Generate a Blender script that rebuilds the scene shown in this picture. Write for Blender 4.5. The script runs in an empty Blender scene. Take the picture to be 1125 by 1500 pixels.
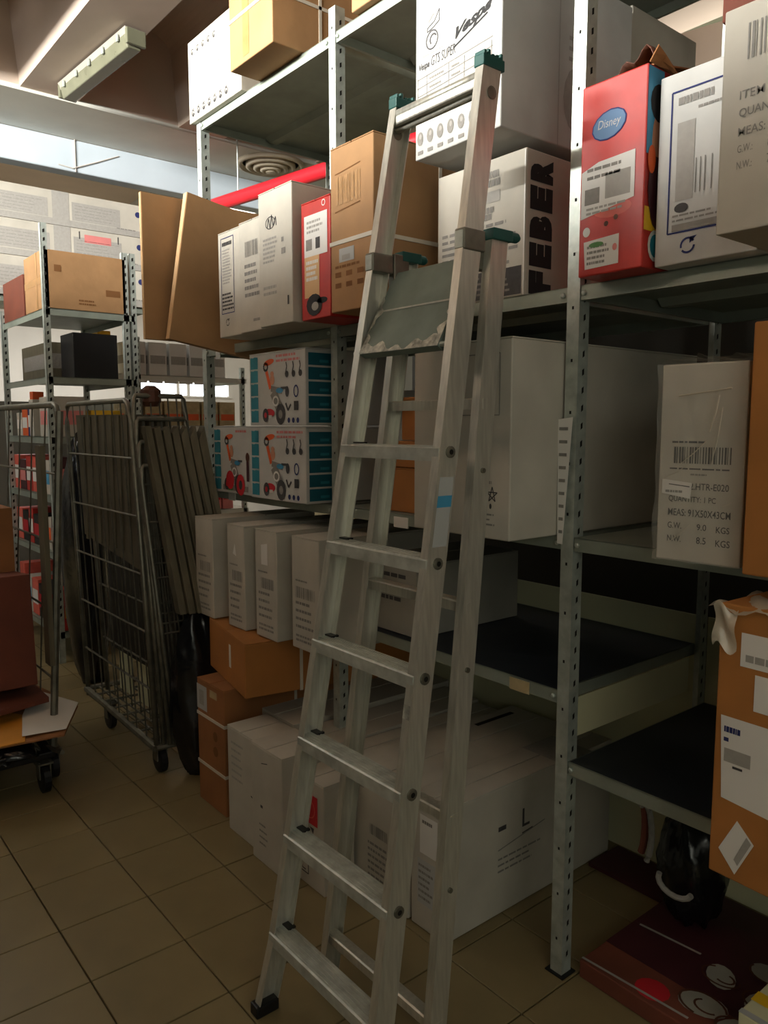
import bpy, math, random
from mathutils import Vector, Matrix
random.seed(7)
S = bpy.context.scene
COL = S.collection
# ------------------------------------------------------------------ camera
PITCH, YAW = math.atan(126/1135), math.radians(39.3)
cam_d = bpy.data.cameras.new('camera'); cam = bpy.data.objects.new('camera', cam_d); COL.objects.link(cam)
cam_d.sensor_fit = 'VERTICAL'; cam_d.sensor_height = 36; cam_d.lens = 36*1135/1500
cam_d.clip_start = .05; cam_d.clip_end = 60
_f = Vector((-math.cos(YAW)*math.cos(PITCH), math.sin(YAW)*math.cos(PITCH), -math.sin(PITCH)))
_r = Vector((math.sin(YAW), math.cos(YAW), 0)); _u = _r.cross(_f)
cam.matrix_world = Matrix(((_r.x, _u.x, -_f.x, 0), (_r.y, _u.y, -_f.y, 0), (_r.z, _u.z, -_f.z, 1.5), (0, 0, 0, 1)))
S.camera = cam
# ------------------------------------------------------------------ world, lights, exposure
W = bpy.data.worlds.new('world'); S.world = W; W.use_nodes = True
W.node_tree.nodes['Background'].inputs[0].default_value = (.75, .85, 1, 1)
W.node_tree.nodes['Background'].inputs[1].default_value = .4
S.view_settings.view_transform = 'Standard'; S.view_settings.look = 'None'
S.view_settings.gamma = 1; S.view_settings.use_curve_mapping = False
S.view_settings.exposure = 0.0
def area(name, loc, target, sx, sy, power, col):
    d = bpy.data.lights.new(name, 'AREA'); d.shape = 'RECTANGLE'; d.size = sx; d.size_y = sy; d.energy = power; d.color = col
    o = bpy.data.objects.new(name, d); COL.objects.link(o); o.location = loc
    o.rotation_euler = (Vector(target)-Vector(loc)).to_track_quat('-Z', 'Y').to_euler()
    return o
# tubes of the next aisle, beyond the rack behind the viewer: they reach over that rack's top
area('tube_light_next_aisle', (-2.6, -3.0, 3.45), (-2.2, 1.6, 2.6), 3.4, .35, 1150, (1, .98, .93))
# added uplight for the beam, then tubes over the far aisles
area('beam_uplight', (-4.6, -1.9, 2.3), (-5.8, 2.8, 3.6), 1.6, .4, 52, (.93, .97, 1))
area('tube_light_far_room', (-9.0, 3.2, 3.3), (-9.0, 3.2, 0), 2.5, 1.5, 130, (.95, .98, 1))
area('tube_light_far_left', (-5.3, .0, 3.2), (-5.3, .9, 0.6), 1.2, .3, 9, (1, .95, .86))
# soft fill lights added behind the viewer, out of view
area('fill_light_behind', (2.6, -.1, 2.9), (-1.4, 1.3, .9), 2.0, 1.2, 13, (1, .97, .84))
area('fill_light_side', (3.6, -.2, 1.5), (-1.2, 1.6, .8), 2.2, 2.2, 6, (.97, 1, .82))  # added fill in place of bounced light, no doorway behind it
area('fill_light_bay', (1.3, -.75, 1.7), (-1.1, 2.0, .7), 1.4, 1.4, 10, (.99, 1, .84))  # added fill for the inside of the right bay
area('fill_light_back_up', (-1.6, 4.3, 3.2), (-1.6, 4.3, 4.2), 2.4, .3, 16, (1, .97, .88))  # unseen uplight added to brighten the ceiling behind the rack
area('fill_light_back_down', (-1.6, 5.3, 3.2), (-1.6, 5.3, 0), 2.4, .3, 16, (1, .97, .88))  # added downward fill for the same area, bouncing up to the ceiling
area('ceiling_uplight', (-1.2, -2.6, 3.2), (-1.6, 1.0, 4.2), 3.0, .5, 46, (1, .95, .89))  # unseen uplight added to brighten the ceiling over the aisle

# ------------------------------------------------------------------ materials
MATS = {}
def lin(c):
    return tuple(((x/255)/12.92 if x/255 <= .04045 else ((x/255+.055)/1.055)**2.4) for x in c)
def mat(name, rgb, rough=.8, metal=0., var=.08, scale=6., bump=0., bscale=80., spec=.4, alpha=None, emit=None, stretch=None):
    m = bpy.data.materials.new(name); m.use_nodes = True; MATS[name] = m
    nt = m.node_tree; b = nt.nodes['Principled BSDF']; L = nt.links
    c = lin(rgb)
    b.inputs['Roughness'].default_value = rough; b.inputs['Metallic'].default_value = metal
    b.inputs['Specular IOR Level'].default_value = spec
    b.inputs['Base Color'].default_value = (*c, 1)
    if var or bump:
        tc = nt.nodes.new('ShaderNodeTexCoord'); src = tc.outputs['Object']
        if stretch:
            mp = nt.nodes.new('ShaderNodeMapping'); mp.inputs['Scale'].default_value = stretch
            L.new(src, mp.inputs[0]); src = mp.outputs[0]
    if var:
        n = nt.nodes.new('ShaderNodeTexNoise'); n.inputs['Scale'].default_value = scale; n.inputs['Detail'].default_value = 5
        L.new(src, n.inputs['Vector'])
        r = nt.nodes.new('ShaderNodeValToRGB')
        r.color_ramp.elements[0].position = .3; r.color_ramp.elements[1].position = .7
        r.color_ramp.elements[0].color = (*[x*(1-var*1.6) for x in c], 1)
        r.color_ramp.elements[1].color = (*[min(1, x*(1+var)) for x in c], 1)
        L.new(n.outputs['Fac'], r.inputs[0]); L.new(r.outputs[0], b.inputs['Base Color'])
        mr = nt.nodes.new('ShaderNodeMapRange'); mr.inputs[3].default_value = max(0, rough-.1); mr.inputs[4].default_value = min(1, rough+.1)
        L.new(n.outputs['Fac'], mr.inputs[0]); L.new(mr.outputs[0], b.inputs['Roughness'])
    if bump:
        n2 = nt.nodes.new('ShaderNodeTexNoise'); n2.inputs['Scale'].default_value = bscale; n2.inputs['Detail'].default_value = 3
        L.new(src, n2.inputs['Vector'])
        bp = nt.nodes.new('ShaderNodeBump'); bp.inputs['Strength'].default_value = bump; bp.inputs['Distance'].default_value = .01
        L.new(n2.outputs['Fac'], bp.inputs['Height']); L.new(bp.outputs[0], b.inputs['Normal'])
    if alpha is not None: b.inputs['Alpha'].default_value = alpha
    if emit:
        b.inputs['Emission Color'].default_value = (*lin(rgb), 1); b.inputs['Emission Strength'].default_value = emit
    return m
mat('white_card', (188, 183, 170), .72, bump=.12, bscale=12)
mat('white_card_cool', (192, 192, 187), .7, bump=.1, bscale=12)
mat('grey_card', (150, 148, 138), .8, bump=.1, bscale=12)
mat('kraft', (162, 124, 84), .75, bump=.15, bscale=14, var=.1)
mat('kraft_dark', (150, 100, 58), .78, bump=.15, bscale=14, var=.12)
mat('kraft_orange', (172, 114, 56), .75, bump=.12, bscale=14, var=.1)
mat('kraft_red', (112, 60, 44), .8, bump=.12, bscale=14, var=.12)
mat('kraft_edge', (216, 178, 132), .8)
mat('kraft_print', (120, 80, 42), .85, var=.05)
mat('tape_kraft', (165, 125, 78), .35, var=.1, scale=20)
mat('tape_clear', (190, 170, 130), .25, var=.1, scale=20)
mat('strap', (205, 198, 182), .4, var=.05)
mat('ink', (70, 68, 68), .8, var=.15, scale=60)
mat('ink_black', (24, 23, 24), .7, var=.1, scale=40)
mat('ink_grey', (134, 131, 125), .8, var=.1, scale=60)
mat('ink_light', (160, 157, 150), .8, var=.05, scale=60)
mat('ink_blue', (40, 48, 100), .8, var=.1, scale=60)
mat('paper', (222, 220, 214), .7, var=.03)
mat('paper_grey', (176, 178, 176), .6, var=.05)
mat('red_card', (182, 48, 40), .45, var=.15, scale=9)
mat('red_light', (214, 96, 80), .5, var=.15, scale=12)
mat('red_ink', (186, 34, 44), .6, var=.1)
mat('teal', (44, 130, 146), .5, var=.12, scale=14)
mat('teal_dark', (16, 92, 108), .5, var=.12, scale=14)
mat('sky_blue', (70, 150, 190), .5, var=.1)
mat('orange', (226, 96, 42), .5, var=.1)
mat('skin_tone', (196, 140, 110), .6)
mat('pink', (214, 130, 126), .6, var=.1)
mat('yellow', (232, 186, 40), .5, var=.08)
mat('green_ink', (70, 120, 60), .6)
mat('brown_ink', (86, 50, 34), .6, var=.2, scale=20)
mat('plum', (70, 32, 38), .5, var=.2)
mat('galvanised', (186, 194, 186), .42, .45, var=.14, scale=30, bump=.05, bscale=40)
mat('shelf_steel', (150, 158, 146), .5, .3, var=.12, scale=8, bump=.04, bscale=30)
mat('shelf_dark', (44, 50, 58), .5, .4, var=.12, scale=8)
mat('aluminium', (204, 202, 190), .38, .6, var=.1, scale=18, stretch=(6, 6, .6))
mat('aluminium_side', (150, 142, 130), .45, .6, var=.12, scale=14, stretch=(6, 6, .6))
mat('tread', (194, 198, 190), .45, .45, var=.15, scale=30)
mat('platform', (128, 142, 134), .55, .3, var=.12, scale=12)
mat('worn_edge', (196, 196, 184), .5, .4, var=.4, scale=50, bump=.4, bscale=90)
mat('green_plastic', (18, 84, 78), .45, var=.1)
mat('black_plastic', (22, 22, 24), .45, var=.15)
mat('black_film', (20, 21, 24), .22, var=.2, bump=.5, bscale=9, spec=.6)
mat('dark_slot', (20, 18, 14), .9, var=0)
mat('cage_steel', (126, 124, 112), .45, .7, var=.2, scale=20)
mat('cage_panel', (104, 98, 80), .6, .35, var=.18, scale=10, stretch=(4, 4, .5))
mat('tile', (134, 119, 84), .38, var=.12, scale=3.5, bump=.03, bscale=30, spec=.45)
mat('grout', (92, 78, 54), .95, var=.15)
mat('plaster', (196, 190, 180), .9, var=.05, scale=2)
mat('plaster_warm', (206, 188, 172), .9, var=.06, scale=2)
mat('beam_white', (214, 214, 204), .85, var=.05, scale=3)
mat('beam_blue', (198, 210, 218), .75, var=.04, scale=3)
mat('wall_grey', (120, 118, 108), .9, var=.06, scale=2)
mat('panel_cream', (214, 212, 174), .8, var=.06, scale=3)
mat('panel_dark', (50, 48, 42), .9, var=.1)
mat('pipe_red', (206, 38, 48), .35, var=.06)
mat('diffuser', (200, 188, 164), .6, var=.08)
mat('lamp_grey', (150, 146, 134), .6)
mat('badge_blue', (70, 108, 146), .5)
mat('card_orange', (206, 140, 48), .6, var=.15)
mat('lens_plastic', (112, 112, 92), .3, var=.08, scale=12)
mat('window_glow', (235, 245, 255), .5, var=0, emit=5.0)
mat('tube_glow', (255, 250, 235), .5, var=0, emit=3.0)
def film(name, rgb, alpha, rough):
    m = mat(name, rgb, rough, var=0, bump=.6, bscale=14, spec=.8, alpha=alpha); return m
film('clear_film', (225, 225, 215), .16, .18)
film('milky_film', (205, 195, 175), .75, .3)

# ------------------------------------------------------------------ mesh helpers
class MB:
    def __init__(s): s.v = []; s.f = []; s.m = []; s.names = []
    def mi(s, name):
        if name not in s.names: s.names.append(name)
        return s.names.index(name)
    def add(s, vs, fs, m):
        k = len(s.v); s.v += [tuple(v) for v in vs]; i = s.mi(m)
        for f in fs: s.f.append([k+a for a in f]); s.m.append(i)
    def box(s, a, b, m, M=None):
        x0, y0, z0 = a; x1, y1, z1 = b
        vs = [(x0,y0,z0),(x1,y0,z0),(x1,y1,z0),(x0,y1,z0),(x0,y0,z1),(x1,y0,z1),(x1,y1,z1),(x0,y1,z1)]
        if M: vs = [M @ Vector(v) for v in vs]
        s.add(vs, [(3,2,1,0),(4,5,6,7),(0,1,5,4),(1,2,6,5),(2,3,7,6),(3,0,4,7)], m); return s
    def sweep(s, sec0, sec1, m, caps=True):
        n = len(sec0)
        fs = [(i, (i+1) % n, n+(i+1) % n, n+i) for i in range(n)]
        if caps: fs += [tuple(range(n))[::-1], tuple(range(n, 2*n))]
        s.add(list(sec0)+list(sec1), fs, m); return s
    def tube(s, pts, r, m, n=8):
        pts = [Vector(p) for p in pts]; rings = []
        for i, p in enumerate(pts):
            d = (pts[min(i+1, len(pts)-1)]-pts[max(i-1, 0)]).normalized()
            a = d.orthogonal().normalized() if abs(d.z) > .95 else d.cross(Vector((0, 0, 1))).normalized()
            b = d.cross(a); rings.append([p+a*(r*math.cos(2*math.pi*k/n))+b*(r*math.sin(2*math.pi*k/n)) for k in range(n)])
        vs = [v for q in rings for v in q]; fs = []
        for i in range(len(pts)-1):
            for k in range(n): fs.append((i*n+k, i*n+(k+1) % n, (i+1)*n+(k+1) % n, (i+1)*n+k))
        fs += [tuple(range(n))[::-1], tuple(range((len(pts)-1)*n, len(pts)*n))]
        s.add(vs, fs, m); return s
    def lathe(s, prof, c, m, n=20, axis='z'):
        vs = []; 
        for r, h in prof:
            for k in range(n):
                a = 2*math.pi*k/n; p = (r*math.cos(a), r*math.sin(a), h)
                if axis == 'y': p = (p[0], h, p[1])
                if axis == 'x': p = (h, p[0], p[1])
                vs.append((c[0]+p[0], c[1]+p[1], c[2]+p[2]))
        fs = [(i*n+k, i*n+(k+1) % n, (i+1)*n+(k+1) % n, (i+1)*n+k) for i in range(len(prof)-1) for k in range(n)]
        fs += [tuple(range(n))[::-1], tuple(range((len(prof)-1)*n, len(prof)*n))]
        s.add(vs, fs, m); return s
    def grid(s, fn, nu, nv, m):
        vs = [fn(i/nu, j/nv) for j in range(nv+1) for i in range(nu+1)]
        s.add(vs, [(j*(nu+1)+i, j*(nu+1)+i+1, (j+1)*(nu+1)+i+1, (j+1)*(nu+1)+i) for j in range(nv) for i in range(nu)], m); return s
    def build(s, name, parent=None, bevel=0, smooth=False, solid=0):
        me = bpy.data.meshes.new(name); me.from_pydata(s.v, [], s.f)
        for n in s.names: me.materials.append(MATS[n])
        me.polygons.foreach_set('material_index', s.m)
        if smooth: me.polygons.foreach_set('use_smooth', [True]*len(s.f))
        me.update()
        o = bpy.data.objects.new(name, me); COL.objects.link(o)
        if parent: o.parent = parent
        if solid:
            q = o.modifiers.new('solid', 'SOLIDIFY'); q.thickness = solid; q.offset = 0
        if bevel:
            q = o.modifiers.new('bevel', 'BEVEL'); q.width = bevel; q.segments = 2; q.limit_method = 'ANGLE'
        return o
def thing(name, label, cat, loc=(0, 0, 0), rz=0, group=None, kind=None):
    o = bpy.data.objects.new(name, None); COL.objects.link(o); o.location = loc; o.rotation_euler = (0, 0, rz)
    o.empty_display_size = .05
    if label: o['label'] = label
    if cat: o['category'] = cat
    if group: o['group'] = group
    if kind: o['kind'] = kind
    return o
def tag(o, label, cat, group=None, kind=None):
    o['label'] = label; o['category'] = cat
    if group: o['group'] = group
    if kind: o['kind'] = kind
    return o
def struct(o): o['kind'] = 'structure'; return o

# ------------------------------------------------------------------ flat print on the faces of a carton
_tx = {}
def text_mesh(s, bold=0, shear=0):
    k = (s, bold, shear)
    if k in _tx: return _tx[k]
    c = bpy.data.curves.new('t', 'FONT'); c.body = s; c.size = 1; c.offset = bold; c.shear = shear; c.resolution_u = 3
    o = bpy.data.objects.new('t', c); COL.objects.link(o); bpy.context.view_layer.update()
    me = bpy.data.meshes.new_from_object(o.evaluated_get(bpy.context.evaluated_depsgraph_get()))
    vs = [(v.co.x, v.co.y) for v in me.vertices]; fs = [tuple(p.vertices) for p in me.polygons]
    bpy.data.objects.remove(o); bpy.data.meshes.remove(me); bpy.data.curves.remove(c)
    xs = [v[0] for v in vs]; ys = [v[1] for v in vs]
    x0, x1, y0, y1 = min(xs), max(xs), min(ys), max(ys)
    vs = [((x-x0)/(x1-x0), (y-y0)/(y1-y0)) for x, y in vs]
    _tx[k] = (vs, fs); return _tx[k]
class Print:
    """flat printing collected in (u, v) of one face and built as one thin mesh"""
    def __init__(s, face, w, d, h, lift=.0015):
        s.mb = MB(); s.F = face; s.dim = (w, d, h); s.lift = lift
    def P(s, u, v, l=0):
        w, d, h = s.dim; e = s.lift+l*.0004
        if s.F == 'F': return (u, -e, v)
        if s.F == 'R': return (w+e, u, v)
        return (u, v, h+e)
    def poly(s, pts, m, l=0): s.mb.add([s.P(u, v, l) for u, v in pts], [tuple(range(len(pts)))], m); return s
    def rect(s, u0, v0, u1, v1, m, l=0): return s.poly([(u0,v0),(u1,v0),(u1,v1),(u0,v1)], m, l)
    def disc(s, u, v, ru, rv, m, l=0, n=14, rot=0):
        return s.poly([(u+ru*math.cos(2*math.pi*k/n)*math.cos(rot)-rv*math.sin(2*math.pi*k/n)*math.sin(rot),
                        v+ru*math.cos(2*math.pi*k/n)*math.sin(rot)+rv*math.sin(2*math.pi*k/n)*math.cos(rot)) for k in range(n)], m, l)
    def line(s, pts, t, m, l=0):
        for (a, b), (c, d) in zip(pts, pts[1:]):
            n = Vector((b-d, c-a)); n = n.normalized()*t/2 if n.length else n
            s.poly([(a-n.x,b-n.y),(c-n.x,d-n.y),(c+n.x,d+n.y),(a+n.x,b+n.y)][::1], m, l)
        return s
    def ring(s, u, v, ru, rv, t, m, l=0, n=14, a0=0, a1=2*math.pi):
        return s.line([(u+ru*math.cos(a0+(a1-a0)*k/n), v+rv*math.sin(a0+(a1-a0)*k/n)) for k in range(n+1)], t, m, l)
    def frame(s, u0, v0, u1, v1, t, m, l=0): return s.line([(u0,v0),(u1,v0),(u1,v1),(u0,v1),(u0,v0)], t, m, l)
    def text(s, st, u0, v0, u1, v1, m, l=0, bold=0, shear=0, up=False):
        vs, fs = text_mesh(st, bold, shear)
        if up: pts = [(u1-y*(u1-u0), v0+x*(v1-v0)) for x, y in vs]
        else: pts = [(u0+x*(u1-u0), v0+y*(v1-v0)) for x, y in vs]
        s.mb.add([s.P(u, v, l) for u, v in pts], fs, m); return s
    def lines(s, u0, v0, u1, v1, n, m, l=0, fill=.5, rnd=random):
        """rows of small unreadable words"""
        hgt = (v1-v0)/n
        for i in range(n):
            v = v1-hgt*(i+.5); u = u0; end = u1-(u1-u0)*rnd.uniform(0, .3)
            while u < end:
                w = (u1-u0)*rnd.uniform(.06, .2); s.rect(u, v-hgt*fill/2, min(u+w, end), v+hgt*fill/2, m, l); u += w+(u1-u0)*.025
        return s
    def bars(s, u0, v0, u1, v1, m, l=0, n=26):
        u = u0; st = (u1-u0)/n
        for i in range(n):
            w = st*random.choice((.25, .45, .7)); s.rect(u, v0, u+w, v1, m, l); u += st
        return s
    def arrow_logo(s, u, v, r, m, l=0):
        s.ring(u, v, r, r, r*.3, m, l, a0=.5, a1=3.4); s.ring(u, v, r, r, r*.3, m, l, a0=3.8, a1=6.2)
        s.poly([(u+r*.3, v+r*.2), (u+r*1.4, v+r*1.2), (u+r*.3, v+r*1.1)], m, l); return s
    def build(s, parent, name='printing'):
        o = s.mb.build(name, parent); o['kind'] = 'stuff'; return o

class Carton:
    """a closed cardboard box; local frame: x along the front, y into the depth, z up, origin front-left-bottom"""
    def __init__(s, label, x0, y0, z0, w, d, h, m='white_card', rz=0, group=None, flaps=True, seam='y', tape=None,
                 name='cardboard_box', cat='box', tiltx=0, tilty=0):
        s.w, s.d, s.h = w, d, h
        s.o = thing(name, label, cat, (x0, y0, z0), rz, group)
        s.o.rotation_euler = (tiltx, tilty, rz)
        t = .004 if flaps else 0
        hh = h-t
        s.body = MB().box((0, 0, 0), (w, d, hh), m).build('body', s.o, .0035)
        if flaps:
            g = .0025
            if seam == 'y':
                MB().box((0,0,hh), (w/2-g,d,h), m).build('flap', s.o, .0012); MB().box((w/2+g,0,hh), (w,d,h), m).build('flap', s.o, .0012)
            else:
                MB().box((0,0,hh), (w,d/2-g,h), m).build('flap', s.o, .0012); MB().box((0,d/2+g,hh), (w,d,h), m).build('flap', s.o, .0012)
        if tape:
            q = .025; mb = MB(); e = .0012
            if seam == 'y':
                mb.box((w/2-q,-e-.003,h*.78), (w/2+q,-.002,h+e), tape); mb.box((w/2-q,-e,h), (w/2+q,d,h+e), tape)
            else:
                mb.box((w+.002,d/2-q,h*.78), (w+e+.003,d/2+q,h+e), tape); mb.box((0,d/2-q,h), (w+e,d/2+q,h+e), tape)
            mb.build('tape_strip', s.o)
    def F(s): return Print('F', s.w, s.d, s.h, .0012)
    def R(s): return Print('R', s.w, s.d, s.h, .0012)
    def T(s): return Print('T', s.w, s.d, s.h, .0012)
    def strap_h(s, z, m='strap', t=.006):
        e = .0025; MB().box((-e,-e,z-t), (s.w+e,s.d+e,z+t), m).build('strap', s.o); return s
    def strap_v(s, y, m='strap', t=.006):
        e = .0025; MB().box((-e,y-t,-.001), (s.w+e,y+t,s.h+.002), m).build('strap', s.o); return s
    def strap_x(s, x, m='strap', t=.006):
        e = .0025; MB().box((x-t,-e,-.001), (x+t,s.d+e,s.h+.002), m).build('strap', s.o); return s

# ================================================================== SETTING
fl = struct(MB().box((-12, -5, -.14), (4, 9.5, -.012), 'grout').build('floor'))
TP = .2725
tile_me = None
tx0 = -2.015-10*TP; ty0 = .62-2*TP
for i in range(14):
    for j in range(9):
        if tile_me is None:
            o = MB().box((.002, .002, -.012), (TP-.002, TP-.002, 0), 'tile').build('floor_tile', fl, .0015); tile_me = o.data
        else:
            o = bpy.data.objects.new('floor_tile', tile_me); COL.objects.link(o); o.parent = fl
            q = o.modifiers.new('bevel', 'BEVEL'); q.width = .0015; q.segments = 1
        o.location = (tx0+i*TP, ty0+j*TP, random.uniform(-.0007, .0004)); o.rotation_euler = (random.uniform(-.001, .001), random.uniform(-.001, .001), 0)
mb = MB()
for i in range(-26, 32):
    for j in range(-12, 34):
        if 0 <= i < 14 and 0 <= j < 9: continue
        x, y = tx0+i*TP, ty0+j*TP
        mb.box((x+.002, y+.002, -.012), (x+TP-.002, y+TP-.002, 0), 'tile')
o = mb.build('tile_field', fl); o['kind'] = 'stuff'
struct(MB().box((-12, -5.1, 0), (4, -5, 4.3), 'wall_grey').build('wall_front'))
struct(MB().box((-12, 9.4, 0), (4, 9.5, 4.3), 'wall_grey').build('wall_back'))
struct(MB().box((3.9, -5, 0), (4, 9.4, 4.3), 'wall_grey').build('wall_right'))
mb = MB()
mb.box((-12, -5, 0), (-11.9, 9.4, 1.98), 'plaster'); mb.box((-12, -5, 2.22), (-11.9, 9.4, 4.3), 'plaster')
mb.box((-12, -5, 1.98), (-11.9, 4.6, 2.22), 'plaster'); mb.box((-12, 6.4, 1.98), (-11.9, 9.4, 2.22), 'plaster')
struct(mb.build('wall_left'))
wn = struct(MB().box((-11.99, 4.6, 1.98), (-11.96, 6.4, 2.22), 'window_glow').build('window_1'))
mb = MB()
for y in (4.6, 5.42, 5.6, 6.35): mb.box((-11.96, y, 1.98), (-11.9, y+.05, 2.22), 'plaster')
for z in (1.96, 2.2): mb.box((-11.96, 4.6, z), (-11.88, 6.4, z+.03), 'plaster')
mb.build('window_frame', wn)
# ceiling slab with rounded concrete ribs, then the beam and the downstand duct
struct(MB().box((-12, -5, 4.2), (4, 9.5, 4.4), 'plaster_warm').build('ceiling'))
def rib(yc, wb, n):
    prof = []
    hw = wb/2; R = .14
    prof.append((yc-hw, 3.62)); prof.append((yc+hw, 3.62))
    for k in range(7):
        a = math.pi*.5*k/6; prof.append((yc+hw+.04+R-R*math.cos(a), 4.2-R+R*math.sin(a)))
    for k in range(7):
        a = math.pi*.5*(6-k)/6; prof.append((yc-hw-.04-R+R*math.cos(a), 4.2-R+R*math.sin(a)))
    mb = MB(); mb.sweep([(-5.42, y, z) for y, z in prof], [(4, y, z) for y, z in prof], 'plaster_warm')
    struct(mb.build('trim_%d' % n))
for n, yc in enumerate((-4.1, -2.7, -1.1, .45, 1.66, 2.72, 3.9, 5.2, 6.6)): rib(yc, .36, n+1)
struct(MB().box((-5.47, -5, 3.63), (-5.42, 9.4, 4.2), 'plaster_warm').build('trim_20'))
struct(MB().box((-6.08, -5, 3.6), (-5.42, 9.4, 3.63), 'beam_white').build('trim_21'))
tr = struct(MB().box((-6.22, -5, 3.37), (-6.08, 9.4, 3.6), 'beam_blue').build('trim_22', bevel=.01))
mb = MB()
mb.box((-6.079, 2.02, 3.37), (-6.07, 2.024, 3.6), 'plaster'); mb.tube([(-6.075, 1.9, 3.40), (-6.07, 2.0, 3.39), (-6.072, 2.18, 3.47), (-6.075, 2.35, 3.55)], .004, 'plaster', 5)
mb.build('sealant_joint', tr)
# dark backdrop added behind the rack to keep its gaps dark
struct(MB().box((-3.35, 2.95, 0), (3.9, 3.0, 1.98), 'panel_dark').build('dark_backdrop'))

# ceiling lamps (unlit strip fixtures)
def strip_lamp(label, a, b, z, glow=False):
    a = Vector((*a, z)); b = Vector((*b, z)); d = b-a; L = d.length
    t = thing('ceiling_light', label, 'light', a, math.atan2(d.y, d.x))
    w = .058
    MB().sweep([(0,-w,.06),(0,w,.06),(0,w*.8,.02),(0,-w*.8,.02)], [(L,-w,.06),(L,w,.06),(L,w*.8,.02),(L,-w*.8,.02)], 'lamp_grey').build('housing', t)
    MB().sweep([(.02,-w*.9,.03),(.02,w*.9,.03),(.02,w*.65,-.035),(.02,-w*.65,-.035)], [(L-.02,-w*.9,.03),(L-.02,w*.9,.03),(L-.02,w*.65,-.035),(L-.02,-w*.65,-.035)], 'tube_glow' if glow else 'lens_plastic').build('lens', t, .006)
    for x in (0, L):
        MB().box((x-.012, -w*.95, -.025), (x+.012, w*.95, .055), 'lens_plastic').build('end_cap', t, .005)
    for k in range(5):
        x = L*(.1+.2*k); MB().box((x-.012, -w*1.08, .01), (x+.012, -w*.98, .045), 'galvanised').build('clip', t)
    MB().tube([(L*.5, 0, .08), (L*.5, 0, 4.2-z if abs(a.y-1.66) > .2 else .2)], .008, 'plaster').build('rod', t)
    return t
strip_lamp('long unlit strip light under a ceiling rib at the upper left', (-5.2, 1.70), (-4.25, 1.76), 3.55)
strip_lamp('greenish strip light in the gap above the white cartons at top right', (-2.95, 4.25), (-1.6, 4.55), 3.8)
for k, (x0, x1, y0, y1, lb) in enumerate(((-10.4, -8.1, 3.85, 4.75, 'bright square ceiling light panel glimpsed beside the kraft boards'), (-10.2, -6.9, 5.05, 7.2, 'large bright ceiling light panel glowing below the red pipe'))):
    t = thing('ceiling_light', lb, 'light', (x0, y0, 3.96))
    MB().box((0, 0, 0), (x1-x0, y1-y0, .012), 'tube_glow').build('diffuser_panel', t)
    mb = MB(); X, Y = x1-x0, y1-y0
    for a, b in (((-.03, -.03, -.01), (X+.03, 0, .24)), ((-.03, Y, -.01), (X+.03, Y+.03, .24)), ((-.03, 0, -.01), (0, Y, .24)), ((X, 0, -.01), (X+.03, Y, .24))): mb.box(a, b, 'beam_white')
    mb.build('frame', t)
# round air diffuser in the beam soffit
t = thing('air_diffuser', 'round ceiling air diffuser with concentric rings seen under the top shelf', 'vent', (-5.62, 3.42, 3.6))
for k, r in enumerate((.27, .2, .14, .085)):
    MB().lathe([(r, 0), (r, -.02-.012*k), (r-.025, -.03-.012*k), (r-.045, -.012*k), (r-.045, 0)], (0, 0, 0), 'diffuser', 28).build('ring', t, smooth=True)
MB().lathe([(.04, 0), (.04, -.07), (.01, -.075)], (0, 0, 0), 'diffuser', 16).build('core', t)
# red sprinkler pipe
a, b = Vector((-5.6, 2.94, 3.2)), Vector((-4.41, 3.12, 3.2))
mb = MB(); mb.tube([a-(b-a)*.3, a, b, b+(b-a)*.9], .05, 'pipe_red', 16)
po = mb.build('red_pipe', smooth=True); tag(po, 'thick red pipe running under the ceiling behind the left bay', 'pipe')
for k in (.2, 1.7):
    p = a+(b-a)*k; MB().tube([p+Vector((0, 0, .05)), (p.x, p.y, 3.6 if p.x < -5.42 else 4.2)], .006, 'galvanised', 6).build('hanger', po)

# ================================================================== MAIN RACK
PX = [-3.262, -2.26, -1.235, -.215, .8]; Y0, Y1 = 1.625, 2.325; ZT = 1.845
rack = thing('shelving_rack', 'large galvanised slotted steel rack loaded with cartons, filling the right side', 'rack')
def upright(x, y, front, ztop):
    mb = MB(); s = -1 if front else 1; w = .038; t = .0025
    mb.box((x-w/2, min(y, y+t*s), 0), (x+w/2, max(y, y+t*s), ztop), 'galvanised')
    yy = (y, y+w) if front else (y-w, y)
    mb.box((x+w/2-t, yy[0], 0), (x+w/2, yy[1], ztop), 'galvanised')
    o = mb.build('upright', rack)
    hb = MB(); z = .1
    while z < ztop-.03:
        for dz, dx in ((0, 0),):
            e = y-t-.0006 if front else y+t+.0006
            hb.add([(x-.003+dx, e, z), (x+.003+dx, e, z), (x+.003+dx, e, z+.008), (x-.003+dx, e, z+.008)], [(0, 1, 2, 3) if front else (3, 2, 1, 0)], 'dark_slot')
        z += .13
    z = .05
    while z < ztop-.03:
        ym = sum(yy)/2; hb.add([(x+w/2+.0006, ym-.004, z), (x+w/2+.0006, ym+.004, z+.005), (x+w/2+.0006, ym+.004, z+.02), (x+w/2+.0006, ym-.004, z+.015)], [(0, 1, 2, 3)], 'dark_slot')
        z += .045
    h = hb.build('slot_holes', o); h['kind'] = 'stuff'
    MB().box((x-.03, y-.012, 0), (x+.03, y+.045 if front else y+.012, .004), 'black_plastic').build('foot_plate', o)
for i, x in enumerate(PX):
    top = (2.9, 2.9, 3.3, 3.3, 3.3)[i]
    upright(x, Y0, True, top); upright(x, Y1, False, top)
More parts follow.
